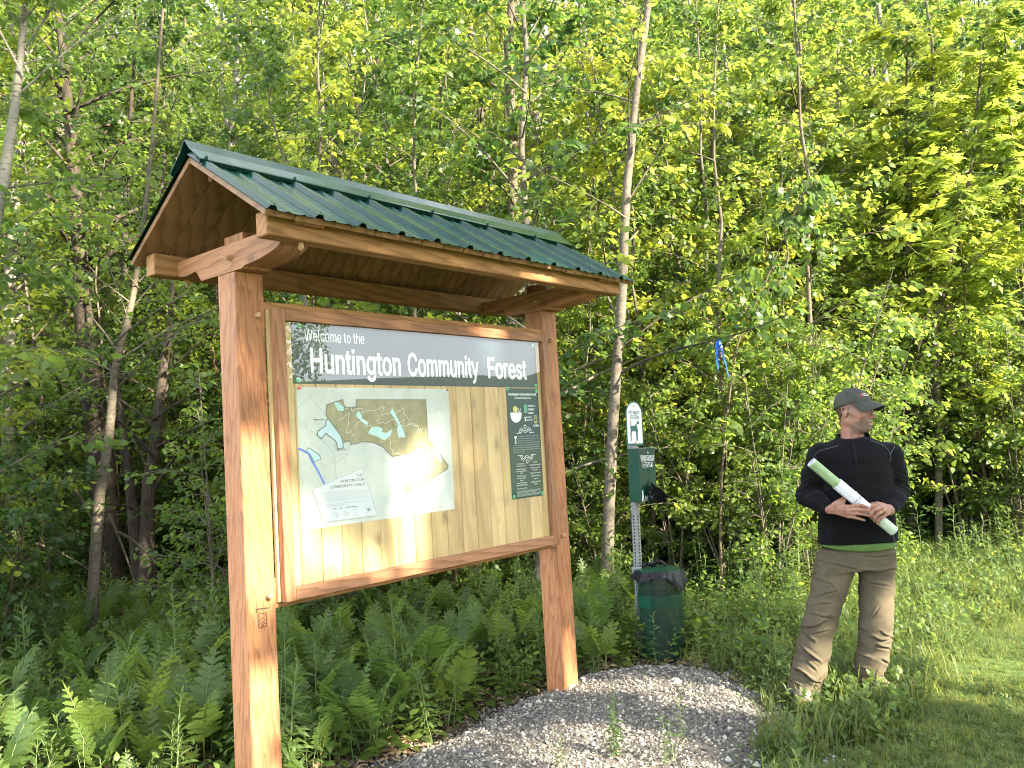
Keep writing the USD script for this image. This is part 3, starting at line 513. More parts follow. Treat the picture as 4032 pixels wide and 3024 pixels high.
def instancer(name, protos, pos, idx, rotz, scale, tilt=None, label=None, cat_=None, parent='/World'):
    pi = UsdGeom.PointInstancer.Define(stage, path_for(name, parent)); pth = pi.GetPath()
    rel = []
    UsdGeom.Scope.Define(stage, f'{pth}/kinds')
    for k, (me, ma, sm) in enumerate(protos):
        o = usdkit.mesh(stage, f'{pth}/kinds/form_{k:03d}', me, ma, smooth=sm); rel.append(o.GetPath())
    pi.CreatePrototypesRel().SetTargets(rel)
    n = len(pos); rotz = np.asarray(rotz)
    q = np.zeros((n, 4), np.float32)
    if tilt is None: q[:, 0] = np.cos(rotz / 2); q[:, 3] = np.sin(rotz / 2)
    else:
        from scipy.spatial.transform import Rotation
        R_ = Rotation.from_euler('xyz', np.c_[tilt[:, 0], tilt[:, 1], rotz]).as_quat(); q[:, 0] = R_[:, 3]; q[:, 1:] = R_[:, :3]
    pi.CreatePositionsAttr(Vt.Vec3fArray.FromNumpy(np.asarray(pos, np.float32)))
    pi.CreateProtoIndicesAttr(Vt.IntArray.FromNumpy(np.asarray(idx, np.int32)))
    pi.CreateOrientationsAttr(Vt.QuathArray([Gf.Quath(*map(float, t)) for t in q]))
    s = np.asarray(scale, np.float32); s = np.repeat(s[:, None], 3, 1) if s.ndim == 1 else s
    pi.CreateScalesAttr(Vt.Vec3fArray.FromNumpy(s.astype(np.float32)))
    tag(pi, label, cat_, None, 'stuff'); return pth
def stone(seed):
    r = np.random.default_rng(seed); p = r.normal(size=(13, 3)); p /= np.linalg.norm(p, axis=1, keepdims=True)
    return trimesh.convex.convex_hull(p * r.uniform(0.75, 1, (13, 1)) * [1.15, 0.9, 0.7])
stone_m = [mat(f'stone_{n}', c, 0.75, 0.3, vary=0.25, scale=60) for n, c in (('dark', (0.062, 0.056, 0.05)), ('grey', (0.15, 0.137, 0.118)), ('tan', (0.21, 0.18, 0.138)), ('pale', (0.37, 0.34, 0.285)), ('blue', (0.105, 0.10, 0.092)))]
protos = [(stone(40 + i), stone_m[i % 5], False) for i in range(10)]
g = np.random.default_rng(5); n = 58000
P = np.c_[g.uniform(-1.9, 1.7, n), g.uniform(2.6, 6.4, n)]
d = pad_depth(P[:, 0], P[:, 1]); k = (d + 0.16 * (nz(P[:, 0], P[:, 1], 3.5, 12) - 0.5)) > g.uniform(-0.62, 0.06, n) * np.where(P[:, 0] > 0.6, 1.0, 0.5); P = P[k]; n = len(P)
z = np.maximum(pad_z(P[:, 0], P[:, 1]), ground_z(P[:, 0], P[:, 1]))
sz = np.exp(g.normal(math.log(0.0074), 0.42, n))
idx = g.choice(10, n, p=np.array([.10, .12, .10, .09, .09, .10, .12, .1, .09, .09]))
instancer('gravel', protos, np.c_[P, z + sz * 0.15], idx, g.uniform(0, 6.28, n), sz, g.normal(0, 0.5, (n, 2)), 'loose grey crushed gravel spread before the kiosk', 'gravel')
# ---------------------------------------------------------------- leaves, trees and shrubs
OV = np.array([[0, 0, 0], [.28, -.30, .05], [.28, .30, .05], [.62, -.24, .02], [.62, .24, .02], [1, 0, -.10]]); OVF = np.array([[0, 1, 2], [1, 3, 2], [3, 4, 2], [3, 5, 4]])
LN = np.array([[0, 0, 0], [.35, -.11, .04], [.35, .11, .04], [.7, -.085, .0], [.7, .085, .0], [1, 0, -.14]])
DI = np.array([[0, 0, 0], [.45, -.33, .05], [.45, .33, .05], [1, 0, -.06]]); DIF = np.array([[0, 1, 2], [1, 3, 2]])
def comp_template(n=7):
    V, Fs = [], []
    for k in range(n):
        t = 0.25 + 0.75 * (k // 2) / (n // 2); s = (0 if k == n - 1 else (1 if k % 2 else -1)); a = s * 1.0
        c, s_ = math.cos(a), math.sin(a); q = DI * [0.42, 0.40, 0.5]; q = np.c_[q[:, 0] * c - q[:, 1] * s_, q[:, 0] * s_ + q[:, 1] * c, q[:, 2] - 0.18 * q[:, 0]]
        Fs.append(DIF + len(V) * 4); V.append(q + [t * 0.75, 0, -0.12 * t * t])
    return np.vstack(V), np.vstack(Fs)
CO, COF = comp_template()
KINDS = {'ovate': (OV, OVF), 'lance': (LN, OVF), 'diamond': (DI, DIF), 'compound': (CO, COF)}
def leaf_mesh(pos, direc, up, size, kind):
    T, Ft = KINDS[kind]; pos = np.asarray(pos); n = len(pos)
    d = direc / (np.linalg.norm(direc, axis=1, keepdims=True) + 1e-9)
    s = np.cross(up, d); s /= np.linalg.norm(s, axis=1, keepdims=True) + 1e-9; w = np.cross(d, s)
    V = pos[:, None] + size[:, None, None] * (T[None, :, 0:1] * d[:, None] + T[None, :, 1:2] * s[:, None] + T[None, :, 2:3] * w[:, None])
    return trimesh.Trimesh(V.reshape(-1, 3), (Ft[None] + np.arange(n)[:, None, None] * len(T)).reshape(-1, 3), process=False)
def lerp_path(P, t):
    P = np.asarray(P); x = t * (len(P) - 1); i = np.minimum(x.astype(int), len(P) - 2); f = (x - i)[:, None]; return P[i] * (1 - f) + P[i + 1] * f
def grow(seed, trunk, r0, limbs=26, t0=0.25, reach=(1.2, 0.5), rise=0.5, twigs=6, per=9, size=0.07, kind='ovate', droop=0.35, r1=0.012, tn=9, jit=0.12, limb_r=0.28, flat_=0.42, leaf_lift=0.0, twig_len=0.5):
    """trunk: path of points; returns (wood mesh, leaf mesh). reach: limb length at the lowest and the highest limb."""
    g = np.random.default_rng(seed); trunk = np.asarray(trunk, float); n = len(trunk)
    rad = np.interp(np.linspace(0, 1, n), [0, 0.06, 1], [r0 * 1.22, r0, r1])
    wood_ = [tube(trunk, rad, tn, jit, seed)]; LP, LD, LS = [], [], []
    for i in range(limbs):
        t = t0 + (1 - t0) * (i + g.uniform(0, 0.8)) / limbs; t = min(t, 0.985)
        b = lerp_path(trunk, np.array([t]))[0]; az = i * 2.39996 + g.uniform(-0.5, 0.5)
        ln = np.interp(t, [t0, 1], reach) * g.uniform(0.6, 1.25); el = rise + g.uniform(-0.3, 0.3) + 0.35 * t
        dv = np.array([math.cos(az) * math.cos(el), math.sin(az) * math.cos(el), math.sin(el)])
        u = np.linspace(0, 1, 6); side = np.cross(dv, [0, 0, 1])
        P = b + u[:, None] * dv * ln + (u[:, None] ** 2) * np.array([0, 0, -droop * ln * 0.5]) + np.sin(u[:, None] * 3 + g.uniform(0, 6)) * side * ln * 0.06
        lr = min(limb_r * np.interp(t, np.linspace(0, 1, n), rad), 0.035) * (0.7 + 0.3 * ln)
        wood_.append(tube(P, np.linspace(max(lr, 0.005), 0.003, 6), 5, cap=False))
        for j in range(twigs):
            s = (j + 0.6 + g.uniform(0, 0.5)) / (twigs + 0.3); s = min(s, 1.0); q = lerp_path(P, np.array([s]))[0]
            a2 = az + g.choice([-1, 1]) * g.uniform(0.5, 1.2) * (1.15 - s); e2 = el * 0.4 + g.uniform(-0.35, 0.35)
            d2 = np.array([math.cos(a2) * math.cos(e2), math.sin(a2) * math.cos(e2), math.sin(e2)]); l2 = twig_len * ln ** 0.5 * g.uniform(0.5, 1.1)
            Q = q + np.linspace(0, 1, 4)[:, None] * d2 * l2 + np.linspace(0, 1, 4)[:, None] ** 2 * [0, 0, -0.12 * l2]
            wood_.append(tube(Q, [0.0035, 0.003, 0.0025, 0.0015], 3, cap=False))
            m_ = max(2, int(per * g.uniform(0.6, 1.3))); v = g.uniform(0.15, 1.05, m_)
            LP.append(lerp_path(Q, np.clip(v, 0, 1)) + g.normal(0, 0.035, (m_, 3)))
            ang = a2 + g.choice([-1, 1], m_) * g.uniform(0.3, 1.3, m_); e3 = g.normal(-0.35 + leaf_lift, 0.35, m_)
            LD.append(np.c_[np.cos(ang) * np.cos(e3), np.sin(ang) * np.cos(e3), np.sin(e3)]); LS.append(size * g.uniform(0.6, 1.25, m_))
    LP, LD, LS = np.vstack(LP), np.vstack(LD), np.concatenate(LS)
    up = g.normal(0, 1, LP.shape) * (1 - flat_) + np.array([0, 0, 1.0]) * flat_ * 1.6
    return cat(*wood_), leaf_mesh(LP, LD, up, LS, kind)
LF = {
 'mid': leaf_mat('leaf_mid', (0.068, 0.112, 0.015), (0.108, 0.166, 0.022), (0.160, 0.220, 0.030)),
 'bright': leaf_mat('leaf_bright', (0.132, 0.182, 0.020), (0.190, 0.242, 0.028), (0.250, 0.292, 0.042), trans=0.5),
 'dark': leaf_mat('leaf_dark', (0.036, 0.072, 0.012), (0.060, 0.115, 0.018), (0.090, 0.155, 0.024), trans=0.38),
 'fern': leaf_mat('leaf_fern', (0.066, 0.112, 0.016), (0.094, 0.150, 0.021), (0.130, 0.188, 0.028), trans=0.42, rough=0.5),
 'herb': leaf_mat('leaf_herb', (0.062, 0.105, 0.020), (0.095, 0.150, 0.028), (0.135, 0.19, 0.036), trans=0.42, rough=0.55),
 'grass': leaf_mat('leaf_grass', (0.080, 0.110, 0.022), (0.120, 0.152, 0.032), (0.20, 0.195, 0.065), trans=0.4, rough=0.6),
}
BK = {
 'grey': bark_mat('bark_grey', (0.14, 0.125, 0.10), (0.065, 0.055, 0.045), 1.4, 22, 0.32, 0.62),
 'pale': bark_mat('bark_pale', (0.15, 0.13, 0.098), (0.065, 0.054, 0.04), 2.5, 16, 0.3, 0.6, 0.002),
 'birch': bark_mat('bark_birch', (0.24, 0.225, 0.19), (0.05, 0.042, 0.034), 7.0, 9.0, 0.34, 0.45, 0.003),
 'dark': bark_mat('bark_dark', (0.075, 0.06, 0.048), (0.024, 0.019, 0.015), 0.35, 26, 0.32, 0.62, 0.012),
 'twig': bark_mat('bark_twig', (0.12, 0.09, 0.06), (0.06, 0.045, 0.03), 1.0, 20),
}
def straight(seed, h, lean=0.05, wob=0.12, n=11):
    g = np.random.default_rng(seed); z = np.linspace(-0.15, h, n); a = g.uniform(0, 6.28)
    w = np.cumsum(g.normal(0, wob * h / n / 2, (n, 2)), 0); w -= w[0]
    return np.c_[w + (z[:, None] / h) * lean * h * np.array([[math.cos(a), math.sin(a)]]), z]
CLS = UsdGeom.Scope.Define(stage, '/World/Looks/forms')
def proto(name, wood_, leaves_, wm, lm):
    """a pattern tree that is only copied"""
    p = stage.CreateClassPrim(f'/form_{name}'); p.SetTypeName('Xform')
    usdkit.mesh(stage, f'/form_{name}/trunk', wood_, wm, smooth=True); usdkit.mesh(stage, f'/form_{name}/crown', leaves_, lm)
    return p.GetPath()
PR = {}
for i, (h, lm) in enumerate(((12.5, 'mid'), (14, 'mid'), (11.5, 'dark'), (13, 'bright'))):
    PR[f'tall{i}'] = proto(f'tall_{i}', *grow(100 + i, straight(100 + i, h, 0.04), 0.085 + 0.012 * i, limbs=48, t0=0.12, reach=(2.1, 0.7), twigs=7, per=24, size=0.10, droop=0.3, kind='diamond', twig_len=0.65), BK[('pale', 'birch', 'dark', 'grey')[i]], LF[lm])
for i, (h, lm) in enumerate(((5.2, 'mid'), (6.4, 'bright'), (5.8, 'mid'), (4.4, 'bright'), (6.0, 'dark'))):
    PR[f'sap{i}'] = proto(f'sapling_{i}', *grow(200 + i, straight(200 + i, h, 0.07, 0.2), 0.022 + 0.003 * i, limbs=28, t0=0.10, reach=(1.0, 0.4), twigs=5, per=17, size=0.076, droop=0.45, r1=0.006, tn=7, jit=0.05, limb_r=0.5), BK[('pale', 'grey', 'pale', 'twig', 'pale')[i]], LF[lm])
for i, h in enumerate((7.5, 9.0)):
    PR[f'ash{i}'] = proto(f'ash_{i}', *grow(300 + i, straight(300 + i, h, 0.04, 0.1), 0.045, limbs=36, t0=0.12, reach=(1.7, 0.5), rise=0.55, twigs=6, per=8, size=0.24, kind='compound', droop=0.25, r1=0.008, flat_=0.9, leaf_lift=0.1, limb_r=0.4), BK['grey'], LF['bright'])
def shrub(seed, h, lm, n=7, size=0.06, kind='ovate', per=12):
    g = np.random.default_rng(seed); ws, ls = [], []
    for k in range(n):
        a = g.uniform(0, 6.28); hh = h * g.uniform(0.6, 1.05); sp = g.uniform(0.1, 0.42) * h
        z = np.linspace(-0.08, hh, 7); r = sp * (np.clip(z, 0, None) / hh) ** 1.3
        w, l = grow(seed * 31 + k, np.c_[np.cos(a) * (r + 0.05), np.sin(a) * (r + 0.05), z], 0.011, limbs=9, t0=0.15, reach=(0.5, 0.25), twigs=4, per=per, size=size, r1=0.004, tn=5, jit=0, limb_r=0.5, droop=0.4, kind=kind, twig_len=0.42)
        ws.append(w); ls.append(l)
    return cat(*ws), cat(*ls)
for i, (h, lm, s) in enumerate(((2.3, 'mid', 0.06), (1.7, 'bright', 0.055), (2.7, 'mid', 0.07), (2.0, 'dark', 0.065))):
    PR[f'shrub{i}'] = proto(f'shrub_{i}', *shrub(400 + i, h, lm, 7, s), BK['twig'] if i % 2 else BK['pale'], LF[lm])

# the trees that one can tell apart: trunks traced at their own depth
def hero(name, label, cat_, px, y, r_px, bark, lm, seed, ytop=None, **kw):
    pts = np.array([at(u, v, y) for u, v in px]); base = pts[-1].copy()
    gz = float(ground_z(base[0], base[1])); 
    path = spline(pts[::-1], 16)
    if path[0][2] > gz - 0.1: path = np.vstack([[path[0][0] + (path[0][0] - path[1][0]) * 0.4, path[0][1], gz - 0.15], path])
    b = path[0].copy(); b[2] = gz
    t = thing(name, label, cat_, b); path = path - b
    wd, lv = grow(seed, path, r_px / 1822 * y, **kw)
    obj('trunk', wd, BK[bark], t, smooth=True); obj('crown', lv, LF[lm], t); return t
hero('birch_tree', 'white birch trunk with dark bands leaning at the left edge of the picture', 'tree', [(66, -260), (58, -60), (52, 40), (38, 180), (22, 300), (2, 420), (-40, 640), (-62, 900), (-60, 1330)], 6.6, 17, 'birch', 'dark', 501, limbs=22, t0=0.62, reach=(1.6, 0.9), twigs=6, per=12, size=0.075)
hero('large_tree', 'thick dark trunk rising behind the saplings left of the kiosk', 'tree', [(100, -320), (118, -60), (132, 80), (150, 260), (164, 430), (178, 640), (190, 760), (206, 900), (225, 1080), (240, 1270)], 10.5, 31, 'dark', 'mid', 502, limbs=34, t0=0.5, reach=(2.6, 1.4), twigs=7, per=14, size=0.085, tn=12, jit=0.1)
hero('pale_sapling_tree', 'slender crooked tree with pale mottled bark left of the kiosk', 'tree', [(352, 20), (338, 200), (318, 420), (300, 560), (284, 660), (262, 740), (246, 810), (240, 900), (226, 1010), (214, 1080), (206, 1200), (198, 1320)], 7.6, 12.5, 'pale', 'mid', 503, limbs=24, t0=0.45, reach=(1.2, 0.7), twigs=5, per=10, size=0.07)
hero('forked_tree', 'rough barked trunk of the forked pair behind the pale sapling', 'tree', [(372, 380), (376, 520), (372, 640), (362, 740), (348, 830), (340, 930), (322, 1040), (318, 1140), (316, 1220), (322, 1300)], 9.2, 19, 'dark', 'mid', 504, limbs=22, t0=0.35, reach=(1.7, 0.7), twigs=6, per=12, size=0.075)
hero('forked_tree', 'shorter broken stem of the forked pair with torn bark at its foot', 'tree', [(248, 770), (258, 860), (270, 960), (282, 1060), (292, 1150), (302, 1230), (312, 1302)], 9.3, 20, 'dark', 'dark', 505, limbs=10, t0=0.3, reach=(0.9, 0.5), twigs=4, per=8, size=0.065)
hero('pale_trunk_tree', 'pale trunk behind the thick dark one, bright where sun reaches it', 'tree', [(112, -80), (118, 120), (128, 380), (140, 560), (148, 680), (158, 760), (170, 860), (180, 980), (186, 1240)], 13.0, 17, 'pale', 'mid', 506, limbs=26, t0=0.5, reach=(2.2, 1.0), twigs=6, per=14, size=0.085)
SLIM = hero('slim_tree', 'slim straight grey tree between the kiosk roof and the pet waste sign', 'tree', [(1415, -140), (1402, 0), (1384, 130), (1372, 220), (1362, 330), (1352, 430), (1347, 560), (1341, 680), (1330, 820), (1324, 920), (1317, 1060), (1313, 1170), (1312, 1290)], 8.3, 13.5, 'grey', 'bright', 507, limbs=15, t0=0.40, reach=(1.3, 1.1), rise=0.5, twigs=5, per=7, size=0.11, kind='ovate', r1=0.03, limb_r=0.25, tn=12, jit=0.03)
hero('ash_tree', 'slender ash with straight pale stem and yellow green leaves, right side', 'tree', [(1960, 60), (1958, 300), (1962, 480), (1966, 700), (1964, 900), (1966, 1140)], 10.8, 8, 'pale', 'bright', 508, limbs=36, t0=0.2, reach=(1.5, 0.6), twigs=6, per=6, size=0.23, kind='compound', flat_=0.9, leaf_lift=0.1, r1=0.012)
hero('ash_tree', 'ash with forked darker stem right of the straight pale one', 'tree', [(2128, 60), (2110, 250), (2092, 400), (2060, 520), (2040, 620), (2020, 690), (2022, 800), (2028, 1140)], 10.2, 8, 'grey', 'bright', 509, limbs=38, t0=0.22, reach=(1.5, 0.6), twigs=6, per=6, size=0.23, kind='compound', flat_=0.9, leaf_lift=0.1, r1=0.012)
hero('poplar_tree', 'tall poplar with dark heavy limbs towering over the thicket at right', 'tree', [(1752, -260), (1760, -40), (1778, 150), (1786, 250), (1772, 400), (1762, 640), (1758, 900), (1750, 1090)], 19.0, 17, 'dark', 'dark', 510, limbs=44, t0=0.45, reach=(3.2, 1.4), twigs=8, per=15, size=0.10, kind='diamond', limb_r=0.5)
hero('young_poplar', 'young poplar bough with large dark hanging leaves left of the ribbon', 'tree', [(1745, 390), (1722, 450), (1690, 520), (1640, 640), (1600, 720), (1575, 860), (1560, 1020), (1556, 1180)], 8.0, 2.6, 'twig', 'dark', 511, limbs=20, t0=0.42, reach=(0.45, 0.22), twigs=4, per=9, size=0.10, droop=0.9, r1=0.005, leaf_lift=-0.6)
# the low branch of the slim tree that carries the ribbon
bp = np.array([at(u, v, y) for u, v, y in ((1336, 810, 8.3), (1390, 780, 8.1), (1460, 755, 7.8), (1545, 735, 7.5), (1620, 712, 7.3), (1700, 680, 7.2))])
sb_ = np.array(stage.GetPrimAtPath(SLIM).GetAttribute('xformOp:translate').Get())
g = np.random.default_rng(77)
lp = lerp_path(spline(bp, 24), g.uniform(0.55, 1, 60)) + g.normal(0, 0.12, (60, 3))
bo_ = obj('branch', tube(spline(bp, 24) - sb_, np.linspace(0.014, 0.004, 24), 7, 0.08, 3), BK['dark'], SLIM, smooth=True, label='long thin dark low branch reaching right to the ribbon')
obj('leaves', leaf_mesh(lp - sb_, np.c_[g.normal(0, 1, (60, 2)), g.normal(-0.3, 0.3, 60)], np.array([[0, 0, 1.0]]) + g.normal(0, 0.3, (60, 3)), g.uniform(0.07, 0.12, 60), 'ovate'), LF['dark'], bo_)

# saplings, trees and shrubs of the wood, each planted on its own
HEROES = [(p[0], p[1]) for p in ((at(210, 1200, 7.6)), (at(322, 1290, 9.2)), (at(215, 1000, 10.5)), (at(1315, 1250, 8.3)), (at(150, 650, 13.0)), (at(1964, 900, 10.8)), (at(2030, 900, 10.2)))]
def hides_hero(x, y): return any(y < b - 0.25 and abs(x / y - a / b) < 0.028 + 0.30 / y for a, b in HEROES[:4]) or any(y < b - 0.3 and abs(x / y - a / b) < 0.05 for a, b in HEROES[5:])
def dark_stand(x, y): return x < -1.5 and y < 10.8 and -0.60 < x / y < -0.30
def clear_of(x, y, pts, d): return all((x - a) ** 2 + (y - b) ** 2 > d * d for a, b in pts)
def in_view(x, y, m=1.6): return abs(x) < 0.62 * y + m
EDGE = lambda x: np.interp(x, [-7, -4.5, -2.0, -0.6, 0.6, 1.6, 3.0, 5.0, 9.0], [5.6, 6.0, 6.6, 7.2, 7.5, 7.6, 8.4, 9.6, 10.6])
def plant(count, lo, hi, dmin, kinds, name, labels, cat_, group, smin, smax, seed, far=1e9, prob=None, keep=None):
    g = np.random.default_rng(seed); pts = []; tries = 0
    while len(pts) < count and tries < count * 60:
        tries += 1
        y = g.uniform(lo, hi); x = g.uniform(-0.66 * y - 1.2, 0.66 * y + 1.2)
        if y < EDGE(x) + far_off.get(name, 0) or not clear_of(x, y, pts, dmin) or (keep and not keep(x, y)) or hides_hero(x, y): continue
        pts.append((x, y)); k = int(g.choice(len(kinds), p=prob))
        copy_of(PR[kinds[k]], name, (x, y, float(ground_z(x, y))), g.uniform(0, 6.28), g.uniform(smin, smax), labels[k] if isinstance(labels, (list, tuple)) else labels, cat_, (group[k] if isinstance(group, (list, tuple)) else group), g.normal(0, 0.03), g.normal(0, 0.03))
far_off = {'thicket_shrub': -0.6, 'edge_sapling': 0.2, 'understory_shrub': 0.0, 'sapling': 0.6, 'forest_tree': 2.5}
SL = ['pale stemmed sapling with mid green leaves in the thicket', 'grey stemmed sapling with bright green leaves in the thicket', 'thin pale sapling with hanging green leaves in the thicket', 'small brown stemmed sapling with bright leaves in the thicket', 'pale stemmed sapling with dark green leaves in the thicket']
plant(95, 7, 16, 0.42, ['sap0', 'sap1', 'sap2', 'sap3', 'sap4'], 'sapling', SL, 'sapling', [s.replace(' in the thicket', 's')[:60] for s in ('pale stemmed saplings', 'grey stemmed saplings', 'thin pale saplings', 'small brown saplings', 'dark leaved saplings')], 0.75, 1.2, 21, keep=lambda x, y: (x < 0.3 or y > 8.6) and not dark_stand(x, y))
plant(70, 9, 26, 1.0, ['tall0', 'tall1', 'tall2', 'tall3'], 'forest_tree', ['tall pale trunked tree with green leaves deep in the wood', 'tall white trunked birch deep in the wood', 'tall dark trunked tree with dark leaves deep in the wood', 'tall pale trunked tree with bright leaves deep in the wood'], 'tree', ['tall pale trunked trees', 'tall white birches', 'tall dark trees', 'tall bright leaved trees'], 0.7, 1.1, 22, prob=[.32, .28, .12, .28], keep=lambda x, y: (y > 11 or x < 2) and not dark_stand(x, y))
plant(12, 10.5, 15, 1.0, ['ash0', 'ash1'], 'young_ash', ['young ash with yellow green compound leaves at the right of the wood', 'taller young ash with yellow green compound leaves at right'], 'tree', ['young ashes', 'taller young ashes'], 0.75, 1.05, 23, keep=lambda x, y: x > 2.2)
plant(110, 6, 15, 0.5, ['shrub0', 'shrub1', 'shrub2', 'shrub3'], 'understory_shrub', ['leafy green shrub with pale stems at the edge of the wood', 'low bright green shrub at the edge of the wood', 'tall leafy shrub with pale stems in the wood', 'dark leaved shrub with brown stems in the wood'], 'shrub', ['leafy pale stemmed shrubs', 'low bright shrubs', 'tall leafy shrubs', 'dark leaved shrubs'], 0.6, 1.05, 24, keep=lambda x, y: not (0.4 < x < 2.4 and y < 8.0) and not (dark_stand(x, y) and y > 7.4))
plant(84, 8.4, 14.5, 0.38, ['shrub1', 'shrub0', 'shrub2'], 'thicket_shrub', ['low bright green shrub at the sunny edge of the right thicket', 'leafy green shrub at the sunny edge of the right thicket', 'tall leafy shrub at the sunny edge of the right thicket'], 'shrub', ['low sunny shrubs', 'leafy sunny shrubs', 'tall sunny shrubs'], 0.7, 1.15, 26, keep=lambda x, y: x > 1.9)
for i, h in enumerate((7.5, 8.6)):
    PR[f'maple{i}'] = proto(f'maple_{i}', *grow(350 + i, straight(350 + i, h, 0.05, 0.15), 0.045, limbs=38, t0=0.1, reach=(1.5, 0.6), twigs=6, per=15, size=0.095, droop=0.35, r1=0.008, limb_r=0.4), BK['grey'], LF[('mid', 'dark')[i]])
far_off['young_maple'] = 0.1
plant(34, 6.6, 15, 0.85, ['maple0', 'maple1'], 'young_maple', ['young maple with broad mid green leaves behind the kiosk', 'young maple with broad dark green leaves behind the kiosk'], 'tree', ['young maples', 'dark young maples'], 0.7, 1.1, 27, keep=lambda x, y: (x < 0.4 or y > 10) and not dark_stand(x, y))
plant(40, 9.5, 16, 0.6, ['sap1', 'sap3', 'maple0'], 'edge_sapling', ['grey stemmed sapling with bright leaves at the sunny edge', 'small brown stemmed sapling at the sunny edge', 'young broad leaved tree at the sunny edge'], 'sapling', ['grey edge saplings', 'small edge saplings', 'broad leaved edge saplings'], 0.7, 1.1, 28, keep=lambda x, y: x > 1.6)
# the wood beyond reads as one mass
g = np.random.default_rng(25); P = []
while len(P) < 270:
    y = g.uniform(20, 48); x = g.uniform(-0.75 * y - 4, 0.75 * y + 4)
    if clear_of(x, y, P, 1.15): P.append((x, y))
P = np.array(P)
fw = []
for i in range(3):
    w_, l_ = grow(150 + i, straight(150 + i, 14, 0.04), 0.1, limbs=46, t0=0.08, reach=(2.4, 0.9), twigs=7, per=14, size=0.13, kind='diamond', twig_len=0.8)
    fw += [(w_, BK['pale' if i else 'dark'], True), (l_, LF[('mid', 'dark', 'bright')[i]], False)]
k3 = g.choice(3, len(P)); rz = g.uniform(0, 6.28, len(P)); sc = g.uniform(0.85, 1.25, len(P)) * np.interp(P[:, 1], [20, 48], [1.0, 1.75]) * np.interp(P[:, 0] / P[:, 1], [0.3, 0.65], [1, 0.82]); zz = ground_z(P[:, 0], P[:, 1])
instancer('distant_wood', fw, np.vstack([np.c_[P, zz]] * 2), np.r_[k3 * 2, k3 * 2 + 1], np.r_[rz, rz], np.r_[sc, sc], None, 'far off wood closing the view behind the thicket', 'wood')
# ---------------------------------------------------------------- trees out in the field on the sun's side: their crowns throw the dappled shade
def gap_list():
    G = []
    for x, z, r in ((0.97, 1.60, 0.02), (0.98, 1.52, 0.05), (0.97, 1.43, 0.05), (0.92, 1.35, 0.03), (0.44, 1.13, 0.03), (1.40, 1.60, 0.0)): G.append((kw(x, -0.09, z), r))
    for z, r in ((1.66, 0.01), (1.56, 0.03), (1.44, 0.03), (1.32, 0.03), (1.2, 0.02), (0.62, 0.0), (0.25, 0.0), (0.1, 0.02)): G.append((kw(0.0, -S, z), r))
    for z, r in ((0.30, 0.03), (0.15, 0.05), (0.05, 0.06)): G.append((kw(LX, -S, z), r))
    for u, v, r in ((1400, 1490, .13), (1450, 1505, .14), (1510, 1520, .13), (1310, 1600, .15), (1270, 1645, .18), (1340, 1655, .16), (900, 1580, .10), (2060, 1460, .22), (2130, 1440, .25), (1980, 1450, .2), (2190, 1480, .2), (2100, 1500, .12), (1990, 1395, .2), (2080, 1400, .2), (2160, 1370, .3), (2180, 1300, .35)):
        d_ = ray(u, v); G.append((CAM + d_ * (-CAM_H / d_[2]), r))
    for u, v, y, r in ((1928, 1340, 5.0, .09), (1922, 1385, 5.0, .09), (1912, 1420, 5.0, .08), (1715, 1478, 5.0, .10), (1935, 1250, 5.0, .06), (90, 1490, 3.6, .42), (220, 1540, 3.4, .40), (60, 1600, 3.2, .45), (320, 1560, 3.4, .22), (150, 1400, 4.4, .3), (330, 1390, 4.5, .16), (460, 1600, 3.9, .15), (700, 1600, 4.2, .12), (530, 1420, 5.2, .12), (155, 800, 13, .25), (150, 680, 13, .2), (200, 1100, 7.6, .1), (240, 880, 7.6, .12), (350, 800, 9.2, .14), (285, 640, 7.6, .12), (290, 1215, 9.2, .1), (420, 1250, 7.0, .15)):
        G.append((at(u, v, y), r))
    return G
GAPS = gap_list()
def shade_tree(seed, x, y, h, rad, base, n, label):
    g = np.random.default_rng(seed); c = np.array([x, y, (h + base) / 2]); R_ = np.array([rad, rad, (h - base) / 2])
    p = g.normal(size=(n * 2, 3)); p /= np.linalg.norm(p, axis=1, keepdims=True); p *= g.uniform(0, 1, (n * 2, 1)) ** 0.42
    P = c + p * R_
    P = P[meshkit.fbm(P * 0.55, 3, seed) > 0.30][:n]
    keep = np.ones(len(P), bool)
    for q, r in GAPS:
        e = P - q; e = e - (e @ SUN)[:, None] * SUN; d_ = np.linalg.norm(e, axis=1)
        keep &= ~(d_ < (r + 0.10) * g.uniform(0.88, 1.12, len(P)))
    P = P[keep]; z0 = float(ground_z(x, y))
    t = thing('field_tree', label, 'tree', (x, y, z0), group=None if 'alone' in label else 'trees beyond the right edge that shade the kiosk')
    o = np.array([x, y, z0]); pts = np.array([[0, 0, -0.2], [0.05, 0, 2], [-0.05, 0.08, 5], [0.08, 0, base + (h - base) * 0.6 - z0], [0.05, 0.05, h - 0.8 - z0]])
    ws = [tube(spline(pts, 14), np.linspace(0.16, 0.02, 14), 9, 0.1, seed)]
    for k in range(26):
        e = P[g.integers(len(P))] - o; s = np.array([0.03, 0.03, max(base - z0 - 1, e[2] - g.uniform(0.8, 2.0))]); m_ = (s + e) / 2 + [0, 0, 0.2]
        ws.append(tube(spline([s, m_, e], 6), np.linspace(0.024, 0.005, 6), 5, cap=False))
    obj('trunk', cat(*ws), BK['grey'], t, smooth=True)
    m_ = len(P); obj('crown', leaf_mesh(P - o, np.c_[g.normal(0, 1, (m_, 2)), g.normal(-0.5, 0.4, m_)], g.normal(0, 0.6, (m_, 3)) + SUN * 0.8, g.uniform(0.12, 0.21, m_), 'diamond'), LF['mid'], t)
hs = np.array([math.sin(SUN_AZ), math.cos(SUN_AZ)]); hp = np.array([-hs[1], hs[0]])
